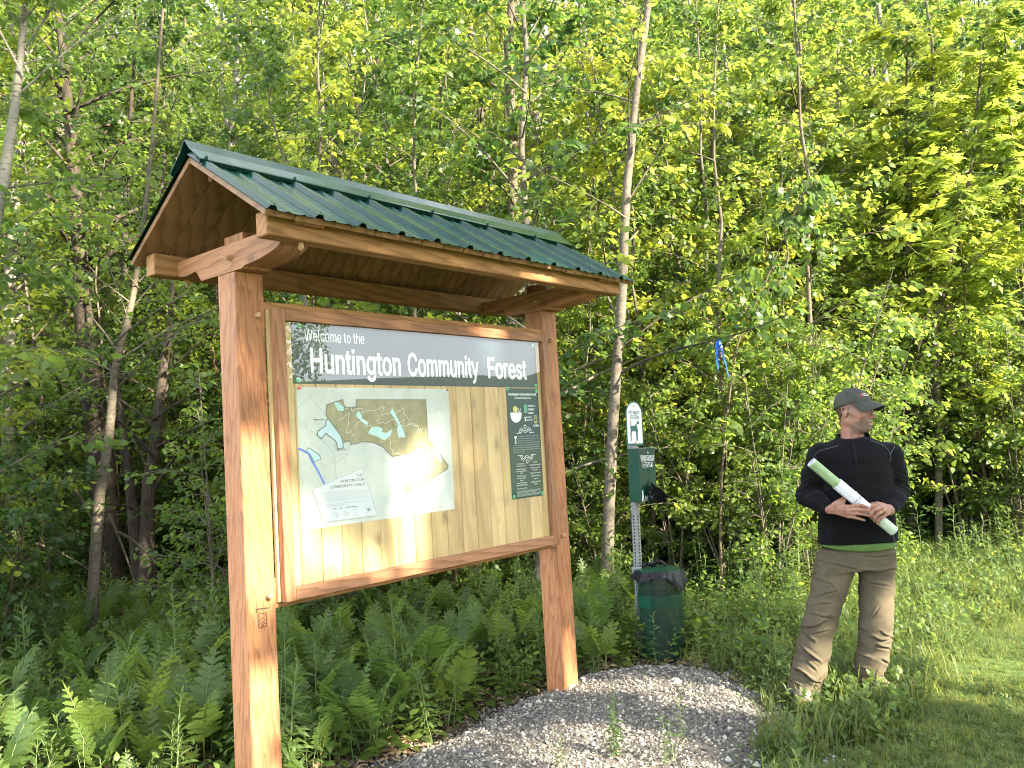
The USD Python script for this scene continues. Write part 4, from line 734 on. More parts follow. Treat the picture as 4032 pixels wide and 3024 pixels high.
FT = 'broad leafy tree standing in the field beyond the right edge'
for i, (off, D, h, rad, base, n) in enumerate(((-9.0, 15.0, 17, 2.6, 4.0, 7000), (-6.4, 14.2, 18, 2.4, 3.5, 7500), (-4.2, 15.6, 18, 2.3, 3.5, 7500), (-2.45, 14.4, 17.5, 2.1, 3.5, 8000), (0.44, 15.4, 16.0, 2.1, 4.0, 8500), (1.92, 14.2, 13.2, 1.6, 5.2, 5500), (-0.62, 17.5, 18, 2.2, 5.0, 7000), (0.64, 17.0, 15.2, 1.7, 6.5, 5000))):
    c_ = np.array([-0.3, 4.8]) + hs * D + hp * off
    shade_tree(600 + i, c_[0], c_[1], h, rad, base, n, FT)

shade_tree(640, 27.0, 0.6, 9.5, 2.3, 0.6, 5000, 'broad tree standing alone in the field, mirrored in the left end of the pane')

# ---------------------------------------------------------------- ferns, herbs, grass
def frond(seed, stipe=0.26, blade=0.34, lean=0.5, az=0.0, width=0.15, pairs=8, young=False):
    g = np.random.default_rng(seed); n = 14; t = np.linspace(0, 1, n); tot = stipe + blade
    a = lean * (0.25 + 1.1 * t ** 1.6); r = np.cumsum(np.sin(a)) / n * tot; z = np.cumsum(np.cos(a)) / n * tot
    rac = np.c_[r, np.zeros(n), z]; V, Fc = [], []
    st = tube(rac, np.linspace(0.0035, 0.0012, n), 4, cap=False)
    k = 0
    for i in range(pairs):
        s = (i + 0.3) / pairs; tt = (stipe + blade * s) / tot; b = lerp_path(rac, np.array([tt]))[0]; b2 = lerp_path(rac, np.array([min(tt + 0.02, 1)]))[0]
        ax = b2 - b; ax /= np.linalg.norm(ax) + 1e-9
        ln = width * (0.80 + 0.5 * s - 1.15 * s * s) * g.uniform(0.88, 1.1)
        for sd in (-1, 1):
            m_ = 6; u = np.linspace(0, 1, m_); up = np.cross(ax, [0, sd, 0]) * sd; up = np.array([ax[2], 0, -ax[0]]) * -1
            dr = np.array([0, sd, 0]) * 0.82 + ax * (0.50 + 0.3 * s); dr /= np.linalg.norm(dr)
            w = ln * np.array([0.10, 0.125, 0.15, 0.12, 0.105, 0.0]) * (1 + 0.22 * np.array([0, 1, -1, 1, -1, 0]))
            c = b + u[:, None] * dr * ln + (u[:, None] ** 2) * np.array([0, 0, -0.22 * ln]) + g.normal(0, 0.003, 3)
            sdv = ax - dr * (ax @ dr); sdv /= np.linalg.norm(sdv)
            # scalloped margin: teeth between the ribs
            top = c + sdv * w[:, None]; bot = c - sdv * w[:, None]
            e1 = (c[:-1] + c[1:]) / 2 + sdv * ((w[:-1] + w[1:]) / 2 * 1.45)[:, None] + dr * 0.006; e2 = (c[:-1] + c[1:]) / 2 - sdv * ((w[:-1] + w[1:]) / 2 * 1.45)[:, None] + dr * 0.006
            V.append(np.vstack([top, bot, e1, e2]))
            for j in range(m_ - 1):
                Fc += [(k + j, k + m_ + j, k + m_ + j + 1), (k + j, k + m_ + j + 1, k + j + 1), (k + j, k + j + 1, k + 2 * m_ + j), (k + m_ + j, k + 2 * m_ + m_ - 1 + j, k + m_ + j + 1)]
            k += 2 * m_ + 2 * (m_ - 1)
    tip = lerp_path(rac, np.array([0.9, 1.0])); V.append(np.array([tip[0] + [0, .012, 0], tip[0] - [0, .012, 0], tip[1] + (tip[1] - tip[0]) * 0.8])); Fc.append((k, k + 1, k + 2))
    bl = trimesh.Trimesh(np.vstack(V), np.array(Fc), process=False)
    R_ = trimesh.transformations.rotation_matrix(az, [0, 0, 1]); bl.apply_transform(R_); st.apply_transform(R_)
    return st, bl
M_stipe = mat('fern_stipe', (0.14, 0.15, 0.05), 0.6)
M_stem = mat('herb_stem', (0.11, 0.15, 0.05), 0.6)
def protoparts(name, parts):
    p = stage.CreateClassPrim(f'/form_{name}'); p.SetTypeName('Xform')
    for n_, me, ma in parts: usdkit.mesh(stage, f'/form_{name}/{n_}', me, ma)
    return p.GetPath()
FERN = []
for i in range(5):
    g = np.random.default_rng(700 + i); ss_, bb = [], []; nf = 4 + i % 3
    for k in range(nf):
        s_, b_ = frond(710 + i * 9 + k, g.uniform(0.18, 0.32), g.uniform(0.26, 0.40), g.uniform(0.25, 0.75), k / nf * 6.28 + g.uniform(-0.5, 0.5), g.uniform(0.12, 0.18))
        o_ = np.r_[g.normal(0, 0.03, 2), 0]; ss_.append(shift(s_, o_)); bb.append(shift(b_, o_))
    FERN.append(protoparts(f'fern_{i}', [('stalk', cat(*ss_), M_stipe), ('fronds', cat(*bb), LF['fern'])]))
def herb(seed, h, nl, ll, kind='lance', spread=1.0):
    g = np.random.default_rng(seed); z = np.linspace(-0.03, h, 7); w = np.cumsum(g.normal(0, 0.008, (7, 2)), 0); P = np.c_[w - w[0], z]
    t = np.linspace(0.12, 1.0, nl); pos = lerp_path(P, t); az = np.arange(nl) * 2.4 + g.uniform(-0.3, 0.3, nl)
    el = np.interp(t, [0, 0.7, 1], [-0.25, 0.25, 1.0]) + g.normal(0, 0.15, nl)
    d = np.c_[np.cos(az) * np.cos(el), np.sin(az) * np.cos(el), np.sin(el)]
    sz = ll * np.interp(t, [0, 0.35, 0.8, 1], [0.7, 1.0, 0.85, 0.45]) * g.uniform(0.8, 1.15, nl)
    return tube(P, np.linspace(0.0035, 0.0018, 7), 4, cap=False), leaf_mesh(pos, d, np.array([[0, 0, 1.0]]) + g.normal(0, 0.25, (nl, 3)), sz, kind)
HERB, HERBM, HQ = [], [], []
for i, (h, nl, ll, kd) in enumerate(((0.55, 26, 0.115, 'lance'), (0.42, 22, 0.10, 'lance'), (0.70, 34, 0.12, 'lance'), (0.30, 14, 0.10, 'lance'), (0.38, 12, 0.085, 'ovate'))):
    s_, l_ = zip(*[herb(760 + i * 7 + k, h * q, nl, ll, kd) for k, q in enumerate((1.0, 0.8, 0.65)[: 1 + i % 3])])
    off = [np.array([0, 0, 0]), np.array([0.05, 0.03, 0]), np.array([-0.04, 0.05, 0])]
    hs_, hl_ = cat(*[shift(a, o) for a, o in zip(s_, off)]), cat(*[shift(a, o) for a, o in zip(l_, off)]); HERBM.append((hs_, hl_))
    HERB.append(protoparts(f'herb_{i}', [('stalk', hs_, M_stem), ('leaves', hl_, LF['herb'])]))
def kloc(x, y): x, y = x - KP[0], y - KP[1]; return x * kc + y * ks, -x * ks + y * kc
def near_kiosk(x, y):
    a, b = kloc(x, y); return -0.25 < a < LX + 0.25 and -1.2 < b < 0.22
g = np.random.default_rng(31); pts = []; tries = 0
while len(pts) < 215 and tries < 40000:
    tries += 1; y = g.uniform(2.75, 9.4); x = g.uniform(-0.64 * y - 0.4, 1.2); a, b = kloc(x, y)
    if near_kiosk(x, y) or not (b > 0.2 or a < -0.28) or float(pad_depth(x, y)) > -0.16 or not clear_of(x, y, pts, 0.17 if y < 5.5 else 0.24): continue
    if y < 4.3 and -1.75 < x < -1.05: continue
    if (x < -0.3 - 0.35 * (y - 3) and y < 3.9 and x > -1.35): continue
    if g.uniform() > -0.05 + 1.3 * nz(np.array(x), np.array(y), 1.3, 44): continue
    pts.append((x, y))
ZF = {0: ('light green fern in the near bed at the lower left corner', 'ferns in the lower left corner'), 1: ('green fern in the bed left of the left kiosk post', 'ferns left of the left post'), 2: ('green fern in the shade under the notice board', 'ferns under the board'), 3: ('green fern behind the right kiosk post', 'ferns behind the right post'), 4: ('small far fern among the trunks at left', 'far ferns among the trunks')}
for i, (x, y) in enumerate(sorted(pts, key=lambda q: q[1])):
    a, b = kloc(x, y); zn = 0 if y < 4.4 else 4 if y > 7.2 and a < 0.5 else 1 if a < 0 else 2 if x / y < 0.0 else 3
    copy_of(FERN[i % 5], 'fern', (x, y, float(ground_z(x, y)) - 0.01), g.uniform(0, 6.28), g.uniform(0.52, 0.95), ZF[zn][0], 'fern', ZF[zn][1], g.normal(0, 0.12), g.normal(0, 0.12))
g = np.random.default_rng(36); pts = []; tries = 0
while len(pts) < 240 and tries < 20000:
    tries += 1; y = g.uniform(3.0, 8.4); x = g.uniform(-0.64 * y - 0.3, 0.9); a, b = kloc(x, y)
    if near_kiosk(x, y) or not (b > 0.2 or a < -0.28) or float(pad_depth(x, y)) > -0.12 or not clear_of(x, y, pts, 0.13): continue
    pts.append((x, y)); HQ.append((int(g.choice(5)), x, y, float(ground_z(x, y)), g.uniform(0, 6.28), g.uniform(0.7, 1.15), 'slender leafy herb standing among the ferns round the kiosk', 'herbs among the ferns', g.normal(0, 0.1), g.normal(0, 0.1)))
for u, v, k, s, lb in ((1295, 1452, 1, 0.75, 'bright low fern right behind the foot of the right kiosk post'), (690, 1590, 0, 0.8, 'pale green fern by the right side of the left post at the gravel edge'), (410, 1640, 2, 0.8, 'young fern with curled tips left of the left post')):
    d_ = ray(u, v); p = CAM + d_ * (-CAM_H / d_[2]); copy_of(FERN[k], 'fern', (p[0], p[1], float(ground_z(p[0], p[1]))), 1.0 + k, s, lb, 'fern')
pts = []; tries = 0; g = np.random.default_rng(32); hl = []
while len(pts) < 285 and tries < 40000:
    tries += 1; y = 3.6 + 7.4 * g.uniform(0, 1) ** 0.75; x = g.uniform(-0.2, 0.64 * y + 0.3); pd = float(pad_depth(x, y))
    lane = np.interp(x, [0.5, 1.3, 1.8, 2.4, 3.2, 4.5, 6.5], [0, 4.6, 4.7, 5.4, 6.6, 7.6, 8.6])
    if near_kiosk(x, y) or pd > (-0.03 if g.uniform() > 0.10 else 0.16) or y < lane + g.normal(0, 0.25) or kloc(x, y)[1] > 1.9 and x < 0.6 or not clear_of(x, y, pts, 0.15): continue
    if np.hypot(x - 0.95, y - 6.4) < 0.28: continue
    pts.append((x, y))
for i, (x, y) in enumerate(pts):
    k = int(g.choice(5, p=[.28, .22, .2, .15, .15])); sc_ = g.uniform(0.7, 1.1) * np.interp(y, [4, 5.3, 7, 10], [0.5, 0.62, 0.95, 1.15])
    zn = 0 if y < 5.6 else 1 if y < 7.0 else 2 if x < 3 else 3; lab = ('low leafy herb in the verge right of the gravel', 'leafy herb in the weeds level with the bin', 'upright leafy herb in the weeds behind the bin', 'upright leafy herb in the weeds behind the person')[zn]
    HQ.append((k, x, y, float(max(ground_z(x, y), pad_z(x, y) if y < 6.6 else -9)), g.uniform(0, 6.28), sc_, lab, ('herbs by the gravel', 'herbs level with the bin', 'herbs behind the bin', 'herbs behind the person')[zn], g.normal(0, 0.08), g.normal(0, 0.08)))
HQ.sort(key=lambda q: -q[5] / q[2])
for k, x, y, z, r, s, lb, gr_, ta, tb in HQ[:280]: copy_of(HERB[k], 'wild_herb', (x, y, z), r, s, lb, 'plant', gr_, ta, tb)
rest = HQ[280:]; hp_ = [m_ for a, b in HERBM for m_ in ((a, M_stem, False), (b, LF['herb'], False))]; R2 = np.array([q[:6] for q in rest])
instancer('undergrowth', hp_, np.vstack([R2[:, 1:4]] * 2), np.r_[R2[:, 0] * 2, R2[:, 0] * 2 + 1].astype(int), np.r_[R2[:, 4], R2[:, 4]], np.r_[R2[:, 5], R2[:, 5]], None, 'smaller leafy herbs of the far undergrowth', 'undergrowth')
for u, v, k, s, lb in ((1335, 1640, 2, 0.42, 'single leafy stem growing out of the gravel at the bottom edge'), (1440, 1655, 1, 0.5, 'bushy green plant at the right edge of the gravel'), (1215, 1668, 1, 0.3, 'small plant in the gravel at the bottom edge'), (815, 1590, 0, 0.5, 'leafy plant at the back edge of the gravel right of the left post'), (925, 1540, 2, 0.6, 'tall leafy plant at the back edge of the gravel'), (1418, 1432, 0, 0.6, 'leafy plant before the waste bin'), (1510, 1440, 1, 0.6, 'leafy plant at the right side of the waste bin'), (1475, 1610, 0, 0.4, 'low bushy plant at the gravel edge before the person')):
    d_ = ray(u, v); p = CAM + d_ * (-CAM_H / d_[2]); copy_of(HERB[k], 'wild_herb', (p[0], p[1], float(max(pad_z(p[0], p[1]), ground_z(p[0], p[1])))), u * 0.1, s * 1.15, lb, 'plant')
def tuft(seed, n, h, w=0.004):
    g = np.random.default_rng(seed); V, Fc = [], []
    for i in range(n):
        a = g.uniform(0, 6.28); b = np.r_[g.normal(0, 0.03, 2), -0.01]; l = h * g.uniform(0.5, 1.15); be = g.uniform(0.15, 0.9); d = np.array([math.cos(a), math.sin(a), 0]); s = np.array([-d[1], d[0], 0]) * w
        q = [b + d * l * be * t * t + [0, 0, l * (t - 0.35 * be * t * t)] for t in (0, 0.45, 0.8, 1)]; k = len(V)
        V += [q[0] + s, q[0] - s, q[1] + s, q[1] - s, q[2] + s * .7, q[2] - s * .7, q[3]]; Fc += [(k, k + 1, k + 3), (k, k + 3, k + 2), (k + 2, k + 3, k + 5), (k + 2, k + 5, k + 4), (k + 4, k + 5, k + 6)]
    return trimesh.Trimesh(np.array(V), np.array(Fc), process=False)
gr = [(tuft(800 + i, 16, 0.085 if i < 3 else 0.17, 0.003 if i < 3 else 0.0038), LF['grass'], False) for i in range(5)]
for i in range(3):
    s_, l_ = herb(850 + i, 0.13, 11, 0.065, 'ovate' if i == 1 else 'lance'); gr.append((l_, LF['herb'], False))
g = np.random.default_rng(33); n = 34000; Y = 2.6 + 9.0 * g.uniform(0, 1, n) ** 1.35; X = g.uniform(-0.3, 1, n) * (0.64 * Y + 0.5)
pd = pad_depth(X, Y); la = lawn_amount(X, Y); lane = np.interp(X, [0.5, 1.3, 1.8, 2.4, 3.2, 4.5, 6.5], [0, 4.6, 4.7, 5.4, 6.6, 7.6, 8.6])
bare = np.hypot((X - 3.05) / 0.5, (Y - 5.55) / 0.35) < 0.6 + 0.5 * nz(X, Y, 4, 8)
kx, ky = kloc(X, Y); ok = (pd < 0.14 - 0.30 * g.uniform(0, 1, n) ** 0.6) & ~((kx < LX + .15) & (ky < .6) & (ky > -1.0) & (kx > -.2)) & ~((X < 0.3) & (ky > 0)) & ~(bare & (g.uniform(0, 1, n) < 0.8)) & (g.uniform(0, 1, n) < 0.25 + 0.75 * la) & (X > -0.2) & ((pd < -0.4) | (g.uniform(0, 1, n) < 0.22 + 0.75 * nz(X, Y, 3.0, 19) ** 1.5))
X, Y, lane = X[ok], Y[ok], lane[ok]; n = len(X); tall = Y > lane - 0.3
idx = np.where(tall, g.choice(8, n, p=[.10, .10, .08, .12, .12, .18, .18, .12]), g.choice(8, n, p=[.28, .28, .25, .02, .02, .05, .05, .05]))
sc = g.uniform(0.6, 1.15, n) * np.where(tall, 1.2, 0.62)
instancer('grass', gr, np.c_[X, Y, ground_z(X, Y)], idx, g.uniform(0, 6.28, n), sc, None, 'short green grass and low weeds of the clearing', 'grass')
# forest floor: low seedlings, brown leaves, twigs
fl = []
for i in range(4):
    s_, l_ = herb(870 + i, 0.22, 8, 0.075, 'ovate'); fl.append((l_, LF[('mid', 'fern', 'dark', 'mid')[i]], False))
M_dead = [mat(f'dead_leaf_{c}', q, 0.8, vary=0.3, scale=30) for c, q in (('brown', (0.13, 0.075, 0.04)), ('tan', (0.27, 0.19, 0.11)))]
for i in range(4):
    g = np.random.default_rng(880 + i); fl.append((leaf_mesh(g.normal(0, 0.08, (9, 3)) * [1, 1, 0.05] + [0, 0, 0.012], g.normal(0, 1, (9, 3)) * [1, 1, .15], np.array([[0, 0, 1.0]]) + g.normal(0, .3, (9, 3)), g.uniform(.03, .07, 9), 'ovate'), M_dead[i % 2], False))
for i in range(2):
    g = np.random.default_rng(890 + i); fl.append((cat(*[tube(np.array([[0, 0, .01], [.12, .02, .02], [.26, -.01, .015]]) * g.uniform(.5, 1.2) + np.r_[g.normal(0, .05, 2), 0], [.004, .003, .0015], 4) for _ in range(2)]), BK['twig' if i else 'grey'], False))
g = np.random.default_rng(34); n = 21000; Y = 2.8 + 12 * g.uniform(0, 1, n) ** 1.2; X = g.uniform(-1, 1, n) * (0.64 * Y + 0.6); kx, ky = kloc(X, Y)
ok = (pad_depth(X, Y) < -0.08) & (lawn_amount(X, Y) < 0.8) & ~((kx > -.15) & (kx < LX + .15) & (np.abs(ky) < .12)); X, Y = X[ok], Y[ok]; n = len(X); ed = (Y > 4.6)
idx = np.where(g.uniform(0, 1, n) < np.where(ed, 0.62, 0.2), g.choice(4, n), g.choice([4, 5, 6, 7, 8, 9], n, p=[.2, .2, .2, .2, .1, .1]))
instancer('forest_litter', fl, np.c_[X, Y, ground_z(X, Y)], idx, g.uniform(0, 6.28, n), g.uniform(0.6, 1.4, n), None, 'seedlings, brown leaves and twigs on the forest floor', 'ground cover')
for k, (u0, v0, u1, v1, y, lb) in enumerate(((255, 1150, 330, 1210, 8.6, 'bleached forked branch lying against the forked tree'), (445, 1205, 500, 1260, 8.0, 'pale broken stick left of the left post'), (160, 1055, 205, 1140, 8.4, 'bleached bent branch standing in the brush at left'), (235, 1110, 290, 1255, 8.8, 'thin bleached stick leaning in the brush at left'), (60, 1170, 190, 1230, 8.0, 'long thin fallen branch among the left ferns'), (1560, 1425, 1640, 1432, 6.9, 'weathered piece of wood lying in the weeds right of the bin'))):
    a, b = at(u0, v0, y), at(u1, v1, y + 0.2); m_ = (a + b) / 2 + [0, 0, 0.04]
    obj('dead_branch', tube(spline([a, m_, b], 8), np.linspace(0.016, 0.007, 8), 6, 0.15, k), BK['pale'], smooth=True, label=lb, cat='branch')
# ---------------------------------------------------------------- the pet waste station
ST = (0.868, 6.56, float(ground_z(0.868, 6.56)))
M_galv = mat('galvanised_steel', (0.22, 0.225, 0.225), 0.5, 0.4, vary=0.3, scale=25, metal=0.6)
M_green = mat('green_enamel', (0.003, 0.030, 0.016), 0.32, 0.4, vary=0.2, scale=6)
M_dgreen = mat('sign_green', (0.012, 0.07, 0.055), 0.4)
M_signw = mat('sign_white', (0.55, 0.55, 0.55), 0.35, 0.5)
M_black = mat('black_opening', (0.006, 0.006, 0.006), 0.7)
M_steel = mat('bolt_steel', (0.6, 0.6, 0.6), 0.25, metal=1.0)
st = thing('pet_waste_station', 'galvanised post with rounded pet waste sign and green bag dispenser', 'waste station', ST, math.radians(40), ry=0.033)
zb = -ST[2]
obj('post', box(-0.024, 0.024, -0.024, 0.024, -0.25, 1.80, 0.003), M_galv, st)
hz = np.arange(0.1, 1.05, 0.0254)
obj('post_hole', cat(*[shift(trimesh.creation.cylinder(0.0075, 0.0016, sections=8, transform=trimesh.transformations.rotation_matrix(math.pi / 2, [1, 0, 0])), [0, -0.0243, z]) for z in hz], *[shift(trimesh.creation.cylinder(0.0075, 0.0016, sections=8, transform=trimesh.transformations.rotation_matrix(math.pi / 2, [0, 1, 0])), [-0.0243, 0, z]) for z in hz]), M_black, st, kind='stuff')
def arch(w, z0, z1): 
    r = w; a = np.linspace(0, math.pi, 24); return Polygon([(-w, z0), (w, z0)] + [(w * math.cos(t), z1 - w * 1.05 + w * 1.05 * math.sin(t)) for t in a])
SZ0, SZ1 = 1.515 + zb, 1.858 + zb
sp_ = obj('sign_plate', flat(arch(0.094, SZ0, SZ1), -0.028, 0.004), M_dgreen, st)
obj('sign_face', flat(arch(0.084, SZ0 + 0.017, SZ1 - 0.010), -0.0322, 0.001), M_signw, sp_)
ys = -0.0334
obj('lettering', cat(shift(text('PET WASTE', 0.027, 0.0, SZ0 + 0.243, 0.125, True, 'c'), [0, ys, 0]), shift(text('STATION', 0.027, 0.0, SZ0 + 0.207, 0.098, True, 'c'), [0, ys, 0])), M_dgreen, sp_)
dog = Polygon([(-52, 0), (-44, 0), (-44, 30), (-40, 52), (-30, 62), (2, 62), (12, 55), (14, 30), (12, 0), (21, 0), (23, 30), (25, 0), (34, 0), (32, 8), (32, 45), (36, 70), (30, 88), (20, 100), (36, 106), (52, 108), (58, 118), (44, 122), (40, 136), (34, 124), (26, 118), (10, 104), (0, 96), (-40, 96), (-48, 130), (-53, 130), (-50, 96), (-54, 88), (-52, 66), (-56, 40), (-54, 10), (-58, 0)])
from shapely import affinity
dg = affinity.translate(affinity.scale(dog.buffer(0), 0.00095, 0.00122, origin=(0, 0)), 0.0, SZ0 + 0.036)
col = affinity.translate(affinity.rotate(rect(-0.012, 0.012, -0.003, 0.003), -38), 0.0225, SZ0 + 0.036 + 0.134)
obj('dog_silhouette', flat(dg.difference(col), ys, 0.0008), M_dgreen, sp_)
bolt = lambda x, z, y, r=0.008: cat(*[shift(trimesh.creation.cylinder(q, h_, sections=12, transform=trimesh.transformations.rotation_matrix(math.pi / 2, [1, 0, 0])), [x, y, z]) for q, h_ in ((r, 0.006), (r * 0.6, 0.014))])
for z in (SZ0 + 0.028, SZ1 - 0.032): obj('bolt', bolt(0, z, -0.035), M_steel, st)
BZ0, BZ1 = 1.085 + zb, 1.492 + zb
dx = obj('dispenser', box(-0.093, 0.093, -0.148, -0.026, BZ0, BZ1, 0.004), M_green, st)
yd = -0.1484
def dia(z, w=0.0135, h=0.024): return Polygon([(-w, z), (0, z - h), (w, z), (0, z + h)])
obj('opening', flat(dia(BZ0 + 0.232), yd, 0.0006), M_black, dx); obj('opening', flat(dia(BZ0 + 0.150), yd, 0.0006), M_black, dx)
obj('lettering', cat(shift(text('PLEASE CLEAN UP', 0.021, 0.0, BZ0 + 0.332, 0.155, True, 'c'), [0, yd, 0]), shift(text('AFTER YOUR PET', 0.017, 0.0, BZ0 + 0.307, 0.15, True, 'c'), [0, yd, 0]), flat(rect(-0.078, 0.078, BZ0 + 0.326, BZ0 + 0.3285), yd)), M_signw, dx)
for k in range(3):
    c = -0.041 + 0.041 * k; r_ = rect(c - 0.017, c + 0.017, BZ0 + 0.262, BZ0 + 0.300)
    p_ = (line([(c - .01, BZ0 + .272), (c, BZ0 + .284), (c + .01, BZ0 + .276)], .005), line([(c - .008, BZ0 + .27), (c + .002, BZ0 + .28), (c + .006, BZ0 + .294)], .006), Polygon([(c - .008, BZ0 + .267), (c + .008, BZ0 + .267), (c, BZ0 + .295)]))[k]
    obj('pictogram', flat(r_.difference(r_.buffer(-0.0022)).union(p_), yd, 0.0005), M_signw, dx)
man = Point(-0.073, BZ0 + 0.083).buffer(0.0065).union(Polygon([(-0.080, BZ0 + 0.076), (-0.066, BZ0 + 0.076), (-0.063, BZ0 + 0.048), (-0.057, BZ0 + 0.008), (-0.066, BZ0 + 0.006), (-0.071, BZ0 + 0.035), (-0.076, BZ0 + 0.006), (-0.085, BZ0 + 0.006), (-0.081, BZ0 + 0.045)]))
dg2 = affinity.translate(affinity.scale(dog.buffer(0), -0.00030, 0.00034, origin=(0, 0)), -0.033, BZ0 + 0.006)
obj('walker_print', flat(man.union(dg2), yd, 0.0005), M_signw, dx)
obj('lid', box(-0.095, 0.095, -0.150, -0.0255, BZ1 - 0.001, BZ1 + 0.003), M_galv, st); obj('bolt', bolt(0.0, BZ1 - 0.035, -0.151), M_steel, st)
obj('bracket', box(-0.03, 0.03, -0.03, 0.028, BZ1 + 0.004, BZ1 + 0.02, 0.002), M_galv, st)
stw = lambda x, y, z: np.array(ST) + [(x * math.cos(.698) - y * math.sin(.698)) + .033 * z, x * math.sin(.698) + y * math.cos(.698), z]
# the bag drawn out of the dispenser, fanned open
M_bag = mat('black_plastic', (0.004, 0.004, 0.0045), 0.4, 0.25)
def bag():
    a = np.linspace(-2.35, -0.62, 34); V = []; nr = 12
    for k, t in enumerate(a):
        for i, r in enumerate(np.linspace(0, 1, nr)):
            ln = 0.185 if t > -1.2 else 0.12; ln = np.interp(t, [-2.35, -1.9, -1.35, -0.9, -0.62], [0.04, 0.125, 0.16, 0.21, 0.21])
            fold = 0.020 * r * math.sin(k * 1.7) + 0.004 * math.sin(k * 5.1 + i)
            V.append([0.003 + math.cos(t) * ln * r, -0.152 - 0.012 - 0.03 * math.sin(r * 2.4) + fold, BZ0 + 0.146 + math.sin(t) * ln * r * 0.95 + 0.006 * math.sin(k * 2.9) * (r > 0.95)])
    V = np.array(V); i = (np.arange(len(a) - 1)[:, None] * nr + np.arange(nr - 1)[None]).ravel(); q = np.stack([i, i + nr, i + nr + 1, i + 1], 1)
    return V, q
bt = obj('dispenser_bag', bag(), M_bag, smooth=40, label='black plastic bag fanned out of the green dispenser', cat='bag')
xf(stage.GetPrimAtPath(bt), ST, math.radians(40), ry=0.033)
# the perforated bin and its liner
BC = np.array([1.012, 6.40, float(ground_z(1.012, 6.40)) - 0.01]); BR, BH = 0.163, 0.665
M_perf = usdkit.material(stage, L + 'perforated_green', {
    'u': ('texture_coordinate', {}), 'm': ('mapping', {'scale': (1.0, 1.0, 1.0)}), 'v': ('voronoi_texture', {'scale': 66.0, 'randomness': 0.0}), 'lt': ('math', {'math_type': 'less_than', 'value2': 0.30}),
    's': ('separate_xyz', {}), 'b1': ('math', {'math_type': 'greater_than', 'value2': 0.09}), 'b2': ('math', {'math_type': 'greater_than', 'value2': 0.60}), 'b3': ('math', {'math_type': 'compare', 'value2': 0.45, 'value3': 0.045}),
    'i2': ('math', {'math_type': 'subtract', 'value1': 1.0}), 'i3': ('math', {'math_type': 'subtract', 'value1': 1.0}), 'x1': ('math', {'math_type': 'multiply'}), 'x2': ('math', {'math_type': 'multiply'}), 'x3': ('math', {'math_type': 'multiply'}),
    'p': ('principled_bsdf', {'base_color': (0.003, 0.020, 0.011), 'roughness': 0.4}), 't': ('transparent_bsdf', {}), 'mx': ('mix_closure', {})},
    [('u.UV', 'm.vector'), ('m.vector', 'v.vector'), ('v.distance', 'lt.value1'), ('u.UV', 's.vector'), ('s.y', 'b1.value1'), ('s.y', 'b2.value1'), ('s.y', 'b3.value1'), ('b2.value', 'i2.value2'), ('b3.value', 'i3.value2'),
     ('lt.value', 'x1.value1'), ('b1.value', 'x1.value2'), ('x1.value', 'x2.value1'), ('i2.value', 'x2.value2'), ('x2.value', 'x3.value1'), ('i3.value', 'x3.value2'), ('x3.value', 'mx.fac'), ('p.BSDF', 'mx.closure1'), ('t.BSDF', 'mx.closure2')], surface='mx.closure')
bn = thing('waste_bin', 'dark green perforated metal bin at the foot of the pet waste post', 'bin', BC)
a = np.linspace(0, 2 * math.pi, 49); zz_ = np.array([0.0, 0.08, 0.40, 0.49, 0.60, BH])
V = np.array([[BR * math.cos(t), BR * math.sin(t), z] for t in a for z in zz_]); UV = np.array([[t * BR, z] for t in a for z in zz_]); i = (np.arange(48)[:, None] * 6 + np.arange(5)[None]).ravel()
obj('body', (V, np.stack([i, i + 6, i + 7, i + 1], 1)), M_perf, bn, smooth=True, uv=UV)
ring = lambda r, z, w: tube(np.array([[r * math.cos(t), r * math.sin(t), z] for t in np.linspace(0, 2 * math.pi, 40)]), w, 6, cap=False)
obj('rim', ring(BR, BH, 0.007), M_green, bn, smooth=True); obj('foot_ring', ring(BR, 0.012, 0.006), M_green, bn, smooth=True)
obj('floor', shift(trimesh.creation.cylinder(BR - 0.004, 0.004, sections=40), [0, 0, 0.03]), M_green, bn)
obj('band', trimesh.creation.annulus(BR + 0.001, BR + 0.004, 0.085, sections=48, transform=trimesh.transformations.translation_matrix([0, 0, 0.445])), M_green, bn, smooth=30)
obj('lid', shift(trimesh.creation.cylinder(BR - 0.006, 0.006, sections=40), [0, 0, BH + 0.008]), M_green, bn)
obj('bracket', box(-0.19, -0.12, 0.02, 0.08, BH - 0.03, BH + 0.02, 0.003), M_galv, bn)
g = np.random.default_rng(41); V = []; na, nr = 72, 9
for k in range(na + 1):
    t = k / na * 2 * math.pi; tt = t % (2 * math.pi)
    dep = 0.035 + 0.105 * math.exp(-((tt - 5.75) / 0.75) ** 2) + 0.05 * math.exp(-((tt - 3.5) / 0.4) ** 2) + 0.02 * math.sin(tt * 5)
    for i in range(nr):
        r = i / (nr - 1); wv = 0.012 * math.sin(k % na * 1.9) * r + 0.008 * math.sin(k % na * 0.7 + 2) * r
        V.append([(BR + 0.008 + 0.028 * math.sin(r * 1.6) + wv) * math.cos(t), (BR + 0.008 + 0.028 * math.sin(r * 1.6) + wv) * math.sin(t), BH + 0.012 * math.sin(min(r * 4, 1) * 3.14) - dep * r])
i = (np.arange(na)[:, None] * nr + np.arange(nr - 1)[None]).ravel()
ln_ = thing('bin_liner', 'black plastic liner folded over the rim of the green bin', 'bin liner', BC)
obj('skirt', (np.array(V), np.stack([i, i + nr, i + nr + 1, i + 1], 1)), M_bag, ln_, smooth=50)
